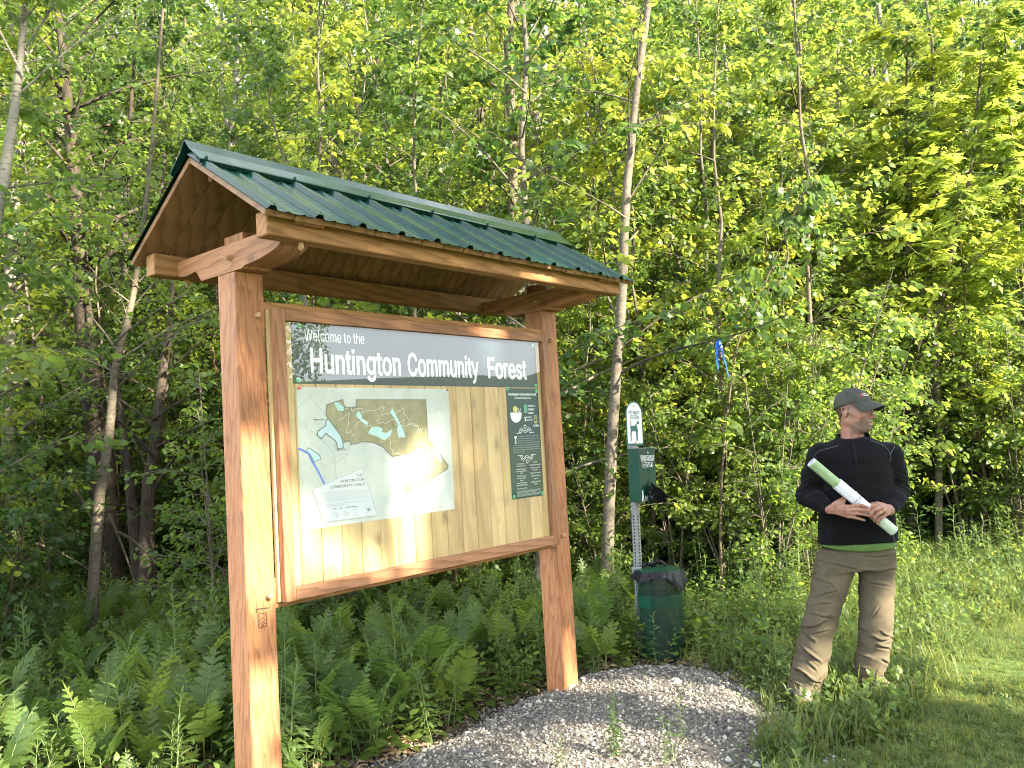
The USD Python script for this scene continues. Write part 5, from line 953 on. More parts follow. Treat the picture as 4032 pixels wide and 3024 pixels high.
obj('bunched_edge', shift(cat(*[tube(spline([[x, -0.02 + 0.03 * k, 0.0], [x + 0.05, 0.0, 0.03 + 0.01 * k], [x + 0.12, 0.02, 0.0]], 7), [.008, .016, .02, .02, .018, .012, .006], 6, 0.3, k) for k, x in enumerate((-0.12, -0.04))]), [0, 0.06, BH + 0.008]), M_bag, ln_, smooth=60)
# blue marking tape tied on the bough
tp = at(1551, 735, 7.5); M_tape = mat('blue_tape', (0.01, 0.10, 0.55), 0.35)
def strip(pts, w, seed):
    P = spline(pts, 12); g = np.random.default_rng(seed); th = np.linspace(0, 1.3, 12) + g.uniform(-.3, .3); s = np.c_[np.cos(th), np.sin(th) * 0.6, 0 * th] * w / 2
    V = np.vstack([P + s, P - s]); i = np.arange(11); return V, np.stack([i, i + 1, i + 13, i + 12], 1)
tt = thing('marking_tape', 'bright blue flagging tape tied on the dark bough', 'tape', tp)
rel = lambda *q: [at(u, v, y) - tp for u, v, y in q]
obj('strand', strip(rel((1551, 733, 7.5), (1549, 760, 7.48), (1550, 785, 7.5), (1553, 806, 7.49)), 0.032, 1), M_tape, tt); obj('strand', strip(rel((1553, 733, 7.5), (1562, 765, 7.47), (1571, 800, 7.5), (1580, 836, 7.5)), 0.028, 4), M_tape, tt)
obj('knot', shift(trimesh.creation.icosphere(2, 0.018), [0, 0, 0]), M_tape, tt, smooth=True)
# ---------------------------------------------------------------- the person
PY0 = 5.04
def pq(u, v, dy=0.0): return at(u, v, PY0 + dy)
def nets(A, o, h):
    """surface nets of the field A (negative inside) on a grid of step h from the corner o"""
    S_ = A < 0; nx, ny, nz_ = A.shape
    c = sum(S_[i:nx - 1 + i, j:ny - 1 + j, k:nz_ - 1 + k].astype(np.int8) for i in (0, 1) for j in (0, 1) for k in (0, 1))
    act = (c > 0) & (c < 8); I = np.argwhere(act); ids = np.full(act.shape, -1, np.int64); ids[act] = np.arange(len(I))
    num = np.zeros((len(I), 3)); den = np.zeros(len(I)); cor = [(i, j, k) for i in (0, 1) for j in (0, 1) for k in (0, 1)]
    for a in range(8):
        for b in range(a + 1, 8):
            if sum(x != y for x, y in zip(cor[a], cor[b])) != 1: continue
            va = A[tuple((I + cor[a]).T)]; vb = A[tuple((I + cor[b]).T)]; m_ = (va < 0) != (vb < 0)
            t = np.where(m_, va / np.where(m_, va - vb, 1), 0)
            num += np.where(m_[:, None], np.array(cor[a]) + t[:, None] * (np.array(cor[b]) - np.array(cor[a])), 0); den += m_
    V = o + h * (I + num / den[:, None]); Q = []
    for ax in range(3):
        d = [0, 0, 0]; d[ax] = 1; sl0 = tuple(slice(0, n - 1) if k == ax else slice(1, n - 1) for k, n in enumerate(A.shape)); sl1 = tuple(slice(1, n) if k == ax else slice(1, n - 1) for k, n in enumerate(A.shape))
        ch = S_[sl0] != S_[sl1]; E_ = np.argwhere(ch) + [0 if k == ax else 1 for k in range(3)]; fl_ = S_[sl0][ch]
        b, c2 = [k for k in range(3) if k != ax]; e1 = np.eye(3, dtype=int)[b]; e2 = np.eye(3, dtype=int)[c2]
        q = np.stack([ids[tuple((E_ - e1 - e2).T)], ids[tuple((E_ - e2).T)], ids[tuple(E_.T)], ids[tuple((E_ - e1).T)]], 1)
        flip = fl_ if ax != 1 else ~fl_
        q[~flip] = q[~flip][:, ::-1]; Q.append(q)
    Q = np.vstack(Q); Q = Q[(Q >= 0).all(1)]
    return trimesh.Trimesh(V, np.vstack([Q[:, [0, 1, 2]], Q[:, [0, 2, 3]]]), process=False)
def relax(m_, n):
    import scipy.sparse as sps
    e = np.vstack([m_.faces[:, [0, 1]], m_.faces[:, [1, 2]], m_.faces[:, [2, 0]]]); e = np.vstack([e, e[:, ::-1]]); N = len(m_.vertices)
    A_ = sps.csr_matrix((np.ones(len(e)), (e[:, 0], e[:, 1])), shape=(N, N)); A_.data[:] = 1; dg_ = np.maximum(np.asarray(A_.sum(1)).ravel(), 1); v = np.array(m_.vertices)
    ok = np.asarray(A_.sum(1)).ravel() > 2
    for k in range(2 * n):
        d = (A_ @ v) / dg_[:, None] - v; d[~ok] = 0; v = v + (0.5 if k % 2 == 0 else -0.52) * d
    return trimesh.Trimesh(v, m_.faces, process=False)
class Field:
    def __init__(s, lo, hi, h):
        s.o = np.array(lo, float); s.h = h; s.n = np.ceil((np.array(hi) - lo) / h).astype(int) + 1; s.A = np.full(s.n, 0.5, np.float32)
    def box(s, lo, hi):
        a = np.clip(np.floor((lo - s.o) / s.h).astype(int), 0, s.n - 1); b = np.clip(np.ceil((hi - s.o) / s.h).astype(int) + 1, 1, s.n); sl = tuple(slice(i, j) for i, j in zip(a, b))
        G = np.stack(np.meshgrid(*[s.o[k] + s.h * np.arange(a[k], b[k]) for k in range(3)], indexing='ij'), -1); return sl, G
    def put(s, d, sl, k, sub=False):
        B = s.A[sl]
        if sub: d = -d; hh = np.clip(k - np.abs(B - d), 0, None) / k; s.A[sl] = np.maximum(B, d) + hh * hh * k * 0.25
        else: hh = np.clip(k - np.abs(B - d), 0, None) / k; s.A[sl] = np.minimum(B, d) - hh * hh * k * 0.25
    def cone(s, a, b, ra, rb, k=0.02, sub=False, flat=1.0):
        a, b = np.asarray(a, float), np.asarray(b, float); r = max(ra, rb) + 0.05 + k; sl, G = s.box(np.minimum(a, b) - r, np.maximum(a, b) + r)
        ab = b - a; P = G - a; t = np.clip((P @ ab) / (ab @ ab + 1e-12), 0, 1); s.put(np.linalg.norm(P - t[..., None] * ab, axis=-1) - (ra + (rb - ra) * t), sl, k, sub)
    def chain(s, pts, rs, k=0.02):
        for i in range(len(pts) - 1): s.cone(pts[i], pts[i + 1], rs[i], rs[i + 1], k)
    def ell(s, c, r, M=np.eye(3), k=0.02, sub=False):
        c, r = np.asarray(c, float), np.asarray(r, float); R_ = max(r) + 0.05 + k; sl, G = s.box(c - R_, c + R_)
        q = (G - c) @ np.asarray(M).T / r; l = np.linalg.norm(q, axis=-1); g2 = np.linalg.norm(q / r, axis=-1) + 1e-9; s.put(l * (l - 1) / g2, sl, k, sub)
    def loft(s, z, cx, cy, a, b, k=0.02, p=2.4, sub=False, zlo=None, zhi=None):
        z = np.asarray(z); o = np.argsort(z); z, cx, cy, a, b = (np.asarray(q, float)[o] for q in (z, cx, cy, a, b)); m_ = max(a.max(), b.max()) + 0.08
        sl, G = s.box(np.array([cx.min() - m_, cy.min() - m_, z[0] - 0.08]), np.array([cx.max() + m_, cy.max() + m_, z[-1] + 0.08])); Z = G[..., 2]
        X, Y, A_, B_ = (np.interp(Z, z, q) for q in (cx, cy, a, b)); q = ((np.abs(G[..., 0] - X) / A_) ** p + (np.abs(G[..., 1] - Y) / B_) ** p) ** (1 / p)
        d = (q - 1) * np.minimum(A_, B_) * 0.9; d = np.maximum(d, np.maximum(z[0] - Z, Z - z[-1])); s.put(d, sl, k, sub)
    def at_surface(s, u, v, y0=4.55, y1=5.4):
        from scipy.ndimage import map_coordinates
        ys_ = np.arange(y0, y1, 0.003); P = np.array([at(u, v, y) for y in ys_]); f = map_coordinates(s.A, ((P - s.o) / s.h).T, order=1, mode='nearest')
        i = np.argmax(f < 0); return P[i] if f[i] < 0 else P[len(P) // 2]
    def mesh(s, smooth=4):
        m_ = nets(s.A, s.o, s.h)
        return relax(m_, smooth) if smooth else m_
M_skin = usdkit.material(stage, L + 'skin', {
    'at': ('attribute', {'attribute': 'stubble'}), 'nb': ('noise_texture', {'scale': 420.0, 'detail': 3.0}), 'rb': ('rgb_ramp', {'ramp': [(0.3, (0.05, 0.034, 0.025)), (0.52, (0.105, 0.074, 0.054)), (0.72, (0.21, 0.165, 0.135))]}), 'xb': ('mix_color', {}),
    'g': ('geometry', {}), 'n': ('noise_texture', {'scale': 28.0, 'detail': 4.0}), 'n2': ('noise_texture', {'scale': 260.0, 'detail': 2.0}), 'r': ('rgb_ramp', {'ramp': [(0.3, (0.185, 0.085, 0.058)), (0.55, (0.25, 0.122, 0.084)), (0.75, (0.29, 0.148, 0.105))]}),
    'b': ('bump', {'strength': 0.5, 'distance': 0.0012}), 'p': ('principled_bsdf', {'roughness': 0.5, 'subsurface_weight': 0.12, 'subsurface_scale': 0.008, 'specular_ior_level': 0.4})},
    [('g.position', 'n.vector'), ('g.position', 'n2.vector'), ('n.fac', 'r.fac'), ('g.position', 'nb.vector'), ('nb.fac', 'rb.fac'), ('at.fac', 'xb.fac'), ('r.color', 'xb.a'), ('rb.color', 'xb.b'), ('xb.result', 'p.base_color'), ('n2.fac', 'b.height'), ('b.normal', 'p.normal')], surface='p.BSDF')
M_fleece = mat('black_fleece', (0.0042, 0.0042, 0.005), 0.95, 0.12, vary=0.25, scale=40, bump=0.0012, bscale=420, sheen=0.02)
M_fleece2 = mat('grey_fleece', (0.010, 0.0104, 0.0115), 0.95, 0.12, vary=0.25, scale=40, bump=0.0012, bscale=420, sheen=0.02)
M_seam = mat('grey_seam', (0.05, 0.05, 0.053), 0.8)
M_tee = mat('green_tee', (0.07, 0.125, 0.034), 0.85, 0.15, vary=0.12, scale=14)
M_pant = mat('olive_khaki', (0.083, 0.069, 0.045), 0.9, 0.15, vary=0.14, scale=12, bump=0.0008, bscale=500)
M_cap = mat('cap_cloth', (0.050, 0.050, 0.043), 0.9, 0.12, vary=0.22, scale=30, bump=0.0006, bscale=600)
M_hair = mat('brown_hair', (0.075, 0.05, 0.032), 0.7, 0.3, vary=0.4, scale=180, bump=0.002, bscale=300)
M_beard = mat('grey_brown_beard', (0.24, 0.165, 0.12), 0.8, 0.2, vary=0.45, scale=260, bump=0.002, bscale=380)
M_brow = mat('brow_hair', (0.08, 0.05, 0.03), 0.8)
M_shoe = mat('hiking_shoe', (0.16, 0.13, 0.11), 0.8, 0.2, vary=0.4, scale=60)
# joints
hd = pq(1846, 888); hf = np.array([math.sin(0.70), -math.cos(0.70), -0.05]); hf /= np.linalg.norm(hf); hsd = np.array([-math.cos(0.70), -math.sin(0.70), 0.0]); hu = np.cross(hsd, hf); hu *= np.sign(hu[2]); HM = np.array([hf, hsd, hu])
H_ = lambda f, s, u: hd + HM.T @ np.array([f, s, u])
neck0 = pq(1845, 958, 0.02); shl, shr = pq(1774, 985, 0.02), pq(1923, 983, 0.02); ell_, elr = pq(1742, 1070, 0.03), pq(1944, 1062, 0.03); wrl, wrr = pq(1790, 1098, -0.17), pq(1922, 1101, -0.15)
hip = pq(1849, 1205, 0.0); hpl, hpr = pq(1808, 1222), pq(1890, 1218, 0.01); knl, knr = pq(1771, 1348, -0.03), pq(1890, 1340, 0.0); anl, anr = pq(1738, 1500, -0.02), pq(1879, 1470, 0.03)
lo = np.minimum.reduce([anl, shl, elr]) - [0.22, 0.42, 0.16]; lo[2] = -0.06; hi_ = np.array([2.36, 5.34, 1.83])
B = Field(lo, hi_, 0.0045)
# head
B.ell(H_(-0.012, 0, 0.030), (0.099, 0.077, 0.090), HM, 0.01); B.ell(H_(0.034, 0, -0.035), (0.062, 0.061, 0.083), HM, 0.03)
for s_ in (-1, 1):
    B.cone(H_(-0.008, s_ * 0.053, -0.055), H_(0.060, s_ * 0.020, -0.103), 0.022, 0.019, 0.025); B.cone(H_(0.058, s_ * 0.043, -0.022), H_(0.02, s_ * 0.062, -0.012), 0.021, 0.014, 0.02)
B.ell(H_(0.072, 0, -0.103), (0.024, 0.024, 0.019), HM, 0.02); B.cone(H_(0.082, -0.034, 0.022), H_(0.082, 0.034, 0.022), 0.014, 0.014, 0.015)
B.ell(H_(0.076, 0, -0.068), (0.024, 0.031, 0.026), HM, 0.02)
for s_ in (-1, 1): B.ell(H_(0.100, s_ * 0.031, 0.002), (0.018, 0.017, 0.012), HM, 0.012, True)
for s_ in (-1, 1):
    B.ell(H_(0.0785, s_ * 0.031, 0.001), (0.013, 0.0155, 0.0125), HM, 0.003)
    B.cone(H_(0.0885, s_ * 0.044, 0.003), H_(0.0915, s_ * 0.020, 0.006), 0.0038, 0.0042, 0.004)
B.cone(H_(0.088, 0, 0.012), H_(0.112, 0, -0.032), 0.0085, 0.0125, 0.010); B.ell(H_(0.113, 0, -0.034), (0.012, 0.012, 0.010), HM, 0.008)
for s_ in (-1, 1): B.ell(H_(0.100, s_ * 0.0125, -0.038), (0.012, 0.008, 0.008), HM, 0.006)
B.cone(H_(0.0945, -0.018, -0.066), H_(0.0945, 0.018, -0.066), 0.0055, 0.0055, 0.006); B.cone(H_(0.0925, -0.016, -0.0795), H_(0.0925, 0.016, -0.0795), 0.0065, 0.0065, 0.006)
B.ell(H_(0.104, 0, -0.0725), (0.014, 0.021, 0.0035), HM, 0.003, True)
for s_ in (-1, 1):
    hx = [(0.012, 0.004, .077), (0.011, 0.022, .080), (-0.003, 0.031, .085), (-0.016, 0.023, .091), (-0.019, 0.005, .092), (-0.013, -0.014, .087), (-0.003, -0.027, .081), (0.007, -0.021, .077)]
    B.chain([H_(-0.014 + f, s_ * s, -0.004 + u) for f, u, s in hx], [.0046, .0046, .0048, .0048, .0046, .0044, .0058, .004], 0.003); B.ell(H_(-0.016, s_ * 0.079, -0.002), (0.015, 0.0055, 0.025), HM, 0.003); B.ell(H_(0.001, s_ * 0.078, -0.008), (0.005, 0.006, 0.008), HM, 0.003)
B.cone(H_(-0.022, 0, -0.055), neck0 + [0, 0.02, -0.03], 0.060, 0.070, 0.03)
skull = B.A.copy()
# trunk and limbs (inside the clothes)
B.loft([pq(1847, v)[2] for v in (955, 985, 1040, 1100, 1170, 1225)], [pq(u, 1040)[0] for u in (1846, 1846, 1847, 1849, 1852, 1852)], [5.06] * 6, [0.09, 0.19, 0.19, 0.175, 0.18, 0.18], [0.07, 0.10, 0.105, 0.105, 0.105, 0.10], 0.03)
for c in (((shl, ell_, wrl), (0.055, 0.042, 0.029)), ((shr, elr, wrr), (0.055, 0.042, 0.029)), ((hpl, knl, anl), (0.085, 0.055, 0.042)), ((hpr, knr, anr), (0.085, 0.055, 0.042))): B.chain(*c, 0.03)
for an in (anl, anr): B.cone(an, an + [-0.04, -0.10, -0.06], 0.04, 0.03, 0.03)
# hands: his right one lies along the roll's lower edge, the left one closes over it
def tubept(u, off=(0, 0, 0)): return at(u, 996.5 + (u - 1750) * 0.8334, 4.845) + np.array(off)
def hand(palm, fingers, thumb, k=0.006):
    for a, b, ra, rb in palm: B.cone(a, b, ra, rb, 0.012)
    for f, r in fingers: B.chain(f, r, 0.0025)
    B.chain(*thumb, 0.005)
q = lambda u, v, y: at(u, v, y)
hand([(wrl, q(1834, 1095, 4.826), 0.027, 0.0125), (wrl, q(1834, 1102, 4.822), 0.025, 0.0125), (wrl, q(1833, 1108, 4.824), 0.024, 0.012), (wrl, q(1829, 1114, 4.83), 0.022, 0.0115), (q(1805, 1090, 4.845), q(1822, 1083, 4.85), 0.018, 0.014)],
     [([q(1834, 1095, 4.824), q(1850, 1091.5, 4.806), q(1863, 1092.5, 4.802), q(1872, 1095, 4.806)], [0.0115, 0.0105, 0.0095, 0.0080]), ([q(1834, 1102, 4.820), q(1853, 1100.5, 4.802), q(1868, 1102, 4.797), q(1880, 1105, 4.801)], [0.0115, 0.0105, 0.0095, 0.0080]),
      ([q(1833, 1108.5, 4.822), q(1852, 1109, 4.806), q(1867, 1111.5, 4.803), q(1878, 1114.5, 4.808)], [0.011, 0.010, 0.009, 0.0078]), ([q(1829, 1115, 4.828), q(1845, 1117.5, 4.815), q(1857, 1120.5, 4.813), q(1867, 1124, 4.818)], [0.0100, 0.0090, 0.0082, 0.0070])],
     ([q(1806, 1088, 4.85), q(1824, 1077, 4.868), q(1840, 1068, 4.886), q(1849, 1064, 4.890)], [0.017, 0.0135, 0.0115, 0.0090]))
hand([(wrr, q(1897, 1090, 4.806), 0.027, 0.0125), (wrr, q(1904, 1096, 4.802), 0.026, 0.0128), (wrr, q(1910, 1103, 4.804), 0.025, 0.0125), (wrr, q(1915, 1111, 4.812), 0.024, 0.0115), (q(1910, 1095, 4.83), q(1900, 1090, 4.845), 0.02, 0.016)],
     [([q(1896.5, 1090, 4.804), q(1885, 1094, 4.793), q(1878.5, 1101, 4.80), q(1877, 1110, 4.822)], [0.0118, 0.0110, 0.0098, 0.0085]), ([q(1903.5, 1096.5, 4.800), q(1890, 1102, 4.789), q(1883, 1109.5, 4.797), q(1882, 1118, 4.822)], [0.0122, 0.0112, 0.0100, 0.0085]),
      ([q(1909.5, 1103.5, 4.802), q(1897, 1110, 4.790), q(1890, 1117.5, 4.799), q(1889, 1126, 4.824)], [0.0116, 0.0108, 0.0096, 0.0082]), ([q(1914.5, 1111.5, 4.810), q(1904, 1118, 4.798), q(1897.5, 1124.5, 4.805), q(1896, 1132, 4.828)], [0.0106, 0.0096, 0.0086, 0.0074])],
     ([q(1908, 1094, 4.85), q(1896, 1088, 4.875), q(1884, 1090, 4.888), q(1876, 1094, 4.890)], [0.016, 0.0135, 0.0115, 0.0095]))
person = thing('person', 'person in black fleece, khaki trousers and dark cap looking aside, holding a rolled map', 'person', (float(anr[0]), float(anr[1]), 0.0))
ppos = np.array([anr[0], anr[1], 0.0])
def wear(name, m_, ma, smooth=True, parent=None): return obj(name, shift(m_, -ppos), ma, parent or person, smooth=smooth)
bm = B.mesh(3); bp_ = wear('body', bm, M_skin)
hl_ = (np.array(bm.vertices) - hd) @ HM.T; f, s_, u = hl_.T
beard = ss(-0.040, -0.062, u + 0.45 * np.clip(0.06 - f, 0, 1)) * ss(-0.012, 0.012, f) * ss(-0.150, -0.122, u)
beard = np.maximum(beard, ss(0.088, 0.094, f) * ss(-0.048, -0.052, u) * ss(0.034, 0.026, np.abs(s_)) * ss(-0.14, -0.12, u)) * np.where(f > 0.084, 1 - ss(0.0115, 0.0085, np.hypot(np.maximum(np.abs(s_) - 0.014, 0), u + 0.0745)), 1)
beard = np.maximum(beard * 0.78, 0.9 * ss(-0.055, -0.075, f - 0.3 * (u - 0.0)) * ss(-0.105, -0.085, u) * (u < 0.1)); beard = np.maximum(beard, 0.5 * ss(0.008, -0.008, np.abs(f - 0.006 - 0.1 * u) - 0.014) * ss(-0.045, -0.02, u))
beard *= np.linalg.norm(hl_, axis=1) < 0.19
UsdGeom.PrimvarsAPI(stage.GetPrimAtPath(bp_)).CreatePrimvar('stubble', Sdf.ValueTypeNames.FloatArray, 'vertex').Set(Vt.FloatArray.FromNumpy(beard.astype(np.float32)))
def head_piece(d, cond, sm=2):
    sl, G = B.box(hd - 0.16, hd + 0.16); loc = (G - hd) @ HM.T; f, s_, u = loc[..., 0], loc[..., 1], loc[..., 2]
    A_ = np.maximum(skull[sl] - d, cond(f, s_, u)); F_ = Field([0, 0, 0], [.01] * 3, .01); F_.A = A_.astype(np.float32); F_.o = B.o + B.h * np.array([t.start for t in sl]); F_.h = B.h; return F_.mesh(sm)
wear('hair', head_piece(0.005, lambda f, s_, u: np.maximum.reduce([f + 0.046 - 0.5 * (u + 0.01) * (u > -0.01) - 0.8 * np.minimum(u + 0.02, 0), u - 0.06, -0.072 - u - 0.15 * np.abs(s_)])), M_hair)
for s_ in (-1, 1): wear('eyebrow', tube(np.array([H_(0.0965, s_ * 0.016, 0.019), H_(0.095, s_ * 0.032, 0.024), H_(0.086, s_ * 0.047, 0.020)]), [0.0025, 0.0035, 0.002], 6), M_brow)
M_eye = mat('eye_white', (0.55, 0.52, 0.5), 0.2); M_iris = mat('iris', (0.05, 0.04, 0.035), 0.15)
for s_ in (-1, 1):
    e_ = trimesh.creation.icosphere(2, 0.0046); e_.apply_scale([0.8, 1.5, 0.62]); e_.apply_transform(np.vstack([np.c_[HM.T, H_(0.0885, s_ * 0.030, -0.0005)], [0, 0, 0, 1]])); wear('eye', e_, M_eye)
    e_ = trimesh.creation.icosphere(1, 0.0024); e_.apply_translation(H_(0.0915, s_ * 0.029 + 0.0012, -0.0002)); wear('iris', e_, M_iris)
lp_ = cat(tube(np.array([H_(0.096, -0.02, -0.0795), H_(0.1005, 0, -0.0805), H_(0.096, 0.02, -0.0795)]), [0.002, 0.0042, 0.002], 6)); wear('lip', lp_, mat('lip', (0.42, 0.19, 0.15), 0.45))
# cap
C_ = Field(hd - 0.24, hd + 0.24, 0.0035)
sl, G = C_.box(hd - 0.24, hd + 0.24); loc = (G - hd) @ HM.T; f_, s1, u1 = loc[..., 0], loc[..., 1], loc[..., 2]
dome_ = (np.sqrt(((f_ + 0.010) / 0.113) ** 2 + (s1 / 0.091) ** 2 + ((u1 - 0.028) / 0.112) ** 2) - 1) * 0.095
inner = dome_ + 0.007; edge = 0.040 + 0.17 * (f_ + 0.01) * (f_ > -0.01) + 0.30 * (f_ + 0.01) * (f_ <= -0.01) - u1
capd = np.maximum(np.maximum(dome_, -inner), edge)
C_.A = capd.astype(np.float32); cp_ = wear('cap', C_.mesh(3), M_cap)
bs = np.sin(np.linspace(-1.5, 1.5, 41)) * 0.082; bt = np.linspace(0, 1, 9); SS, TT = np.meshgrid(bs, bt, indexing='ij')
fi = -0.010 + 0.113 * np.sqrt(1 - (SS / 0.091) ** 2) - 0.006; fo = 0.060 + 0.118 * np.sqrt(np.clip(1 - (SS / 0.0828) ** 2, 0, 1)); fo = np.maximum(fo, fi + 0.012); FF = fi + (fo - fi) * TT; tq = FF - fi
UU = 0.041 + 0.17 * (fi + 0.01) - 0.36 * tq - 5.2 * SS ** 2 * np.minimum(1, 0.1 + tq / 0.06) * 1.0
gb = lambda du: np.array([H_(f, s_, u + du) for f, s_, u in zip(FF.ravel(), SS.ravel(), UU.ravel())]); vb = np.vstack([gb(0.0025), gb(-0.0025)]); nn_ = 41 * 9
i = (np.arange(40)[:, None] * 9 + np.arange(8)[None]).ravel(); qb = [np.stack([i, i + 9, i + 10, i + 1], 1), np.stack([i, i + 1, i + 10, i + 9], 1) + nn_]; e_ = np.r_[np.arange(41) * 9 + 8]; e0_, e1_ = e_[:-1], e_[1:]; qb.append(np.stack([e0_, e1_, e1_ + nn_, e0_ + nn_], 1)); qb = np.vstack(qb)
brm = trimesh.Trimesh(vb, np.vstack([qb[:, [0, 1, 2]], qb[:, [0, 2, 3]]]), process=False); brm.fix_normals(); wear('brim', brm, M_cap, 50, cp_)
bt_ = trimesh.creation.icosphere(1, 0.007); bt_.apply_translation(H_(-0.010, 0, 0.141)); wear('button', bt_, M_cap, parent=cp_)
def on_dome(f, s, d=0.0015): 
    t = 1 - ((f + 0.010) / 0.113) ** 2 - (s / 0.091) ** 2; return H_(f, s, 0.028 + 0.112 * math.sqrt(max(t, 0))) + HM.T @ np.array([f, s, 0.05]) / 0.1 * d
def dome_pt(a, u, d=0.001):                       # a: angle round the crown from straight ahead towards his right ear
    k = math.sqrt(max(0, 1 - ((u - 0.028) / 0.112) ** 2)) * (1 + d / 0.1); return H_(-0.010 + 0.113 * k * math.cos(a), 0.091 * k * math.sin(a), u)
for k in range(3):
    wear('seam', tube(np.array([dome_pt(0.52 + k * 1.05, u, 0.0003) for u in np.linspace(0.05, 0.135, 10)]), 0.0009, 4), M_cap, parent=cp_)
def cap_text(txt, h, a0, u0, ma, nm):
    t = meshkit.text_mesh(txt, h, 0.0008, True); v = np.array(t.vertices); v[:, 0] -= v[:, 0].max() / 2
    wear(nm, trimesh.Trimesh(np.array([dome_pt(a0 - x / 0.098, u0 + y, 0.0022 + z) for x, y, z in v]), t.faces, process=False), ma, False, cp_)
cap_text('MOUNTAIN', 0.006, 0.26, 0.099, mat('cap_thread', (0.45, 0.42, 0.38), 0.8), 'embroidery'); cap_text('HARDWEAR', 0.0075, 0.20, 0.088, L + 'cap_thread', 'embroidery')
nut = trimesh.creation.icosphere(1, 0.0052); nut.apply_scale([1, 1, 1.2]); nut.apply_translation(dome_pt(0.62, 0.092, 0.0)); wear('red_emblem', nut, mat('red_thread', (0.55, 0.05, 0.04), 0.8), parent=cp_)
# fleece
J = Field([lo[0], 4.62, pq(1850, 1185)[2] - 0.02], [2.36, 5.34, 1.60], 0.006)
rows = [(948, 1816, 1884, .075), (958, 1796, 1902, .088), (968, 1780, 1914, .100), (985, 1771, 1924, .118), (1020, 1769, 1928, .132), (1060, 1771, 1928, .134), (1110, 1772, 1931, .134), (1150, 1771, 1936, .136), (1171, 1770, 1939, .138)]
zz = [pq((a + b) / 2, v)[2] for v, a, b, _ in rows]; J.loft(zz, [(pq(a, v)[0] + pq(b, v)[0]) / 2 for v, a, b, _ in rows], [5.055] * len(rows), [(pq(b, v)[0] - pq(a, v)[0]) / 2 for v, a, b, _ in rows], [r for *_, r in rows], 0.02, 2.3)
J.cone(neck0 + [-0.03, 0.02, -0.02], shl + [0.01, 0.01, -0.005], 0.055, 0.076, 0.05); J.cone(neck0 + [0, 0.02, -0.02], shr + [-0.01, 0.01, -0.02], 0.055, 0.072, 0.05)
sleeve = lambda a, b, c: spline([a, (a + b) / 2 + [0, 0.01, 0], b, (b + c) / 2, c], 9)
for a, b, c in ((shl, ell_, wrl), (shr, elr, wrr)):
    m1 = a * 0.5 + b * 0.5; J.chain([a, m1, b], [0.073, 0.064, 0.055], 0.03); J.chain([b, b * 0.5 + c * 0.5, c * 0.93 + b * 0.07], [0.055, 0.049, 0.041], 0.03)
ck0, ck1 = neck0 + [-0.002, 0.016, -0.02], H_(-0.034, 0, -0.115) + [-0.002, 0.006, 0]
J.cone(ck0 + [0, 0, -0.03], ck0 + [0, 0, 0.008], 0.088, 0.080, 0.03); J.cone(ck0 + [0, -0.004, -0.05], ck1 + (ck1 - ck0) * 2.2, 0.070, 0.073, 0.004, True)
J.cone(pq(1844, 960, -0.15), pq(1848, 930, -0.10), 0.004, 0.045, 0.004, True); J.cone(pq(1844, 958, -0.09), pq(1848, 932, -0.07), 0.006, 0.050, 0.004, True)
jm = J.mesh(4); v = np.array(jm.vertices); nrm = jm.vertex_normals
arm_d = np.minimum.reduce([np.linalg.norm(v - p, axis=1) for p in np.vstack([lerp_path(np.array([shl, ell_, wrl]), np.linspace(.15, 1, 16)), lerp_path(np.array([shr, elr, wrr]), np.linspace(.15, 1, 16))])])
wr = (meshkit.noise(v * [14, 14, 34], 3) - 0.5) * 0.008 + (meshkit.noise(v * [9, 9, 12], 4) - 0.5) * 0.010
elb = np.exp(-(np.minimum(np.linalg.norm(v - ell_, axis=1), np.linalg.norm(v - elr, axis=1)) / 0.13) ** 2)
wr = wr * (0.6 + elb) + elb * 0.0035 * np.sin((v[:, 2] + 0.5 * v[:, 0] * np.sign(v[:, 0] - 1.98)) * 210 + 3 * meshkit.noise(v * 12, 6))
jm = trimesh.Trimesh(v + nrm * wr[:, None], jm.faces, process=False); jk = wear('fleece', jm, M_fleece)
na_ = 60; ang = np.linspace(0.42, 2 * math.pi - 0.42, na_) - math.pi / 2; V = []
cax = np.array([-0.004, -0.010, 0.078])
for t in ang:
    fr = (1 - math.sin(t - math.pi / 2 + math.pi)) / 2; fr = (1 - math.sin(t)) / 2 if False else max(0.0, -math.sin(t))
    rad = np.array([math.cos(t), math.sin(t), 0]); hgt = 1.0 - 0.35 * fr
    for r_, k in ((0.104, -0.35), (0.100, 0.25), (0.096 + 0.010 * fr, 0.8), (0.094 + 0.016 * fr, 1.0), (0.090 + 0.014 * fr, 1.0), (0.089 + 0.006 * fr, 0.7), (0.092, 0.1), (0.096, -0.35)):
        V.append(ck0 + [0, -0.004, 0.004] + cax * k * hgt + rad * r_ * [1.0, 0.95, 1] + [0, 0, -0.034 * fr])
i = (np.arange(na_ - 1)[:, None] * 8 + np.arange(8)[None]).ravel(); j = (np.arange(na_ - 1)[:, None] * 8 + (np.arange(8)[None] + 1) % 8).ravel()
qd = np.stack([i, j, j + 8, i + 8], 1); qd = np.vstack([qd, [[0, 7, 6, 1], [1, 6, 5, 2], [2, 5, 4, 3]], np.array([[0, 1, 6, 7], [1, 2, 5, 6], [2, 3, 4, 5]]) + (na_ - 1) * 8])
cm = trimesh.Trimesh(np.array(V), np.vstack([qd[:, [0, 1, 2]], qd[:, [0, 2, 3]]]), process=False); cm.fix_normals(); wear('collar', cm, M_fleece2, 50, jk)
def stripe(name, pts, r, ma, parent, dy=-0.006, fld=None):
    P = np.array([(fld or J).at_surface(u, v) + [0, dy, 0] for u, v in spline(pts, 4 * len(pts))]); return wear(name, tube(P, r, 5), ma, parent=parent)
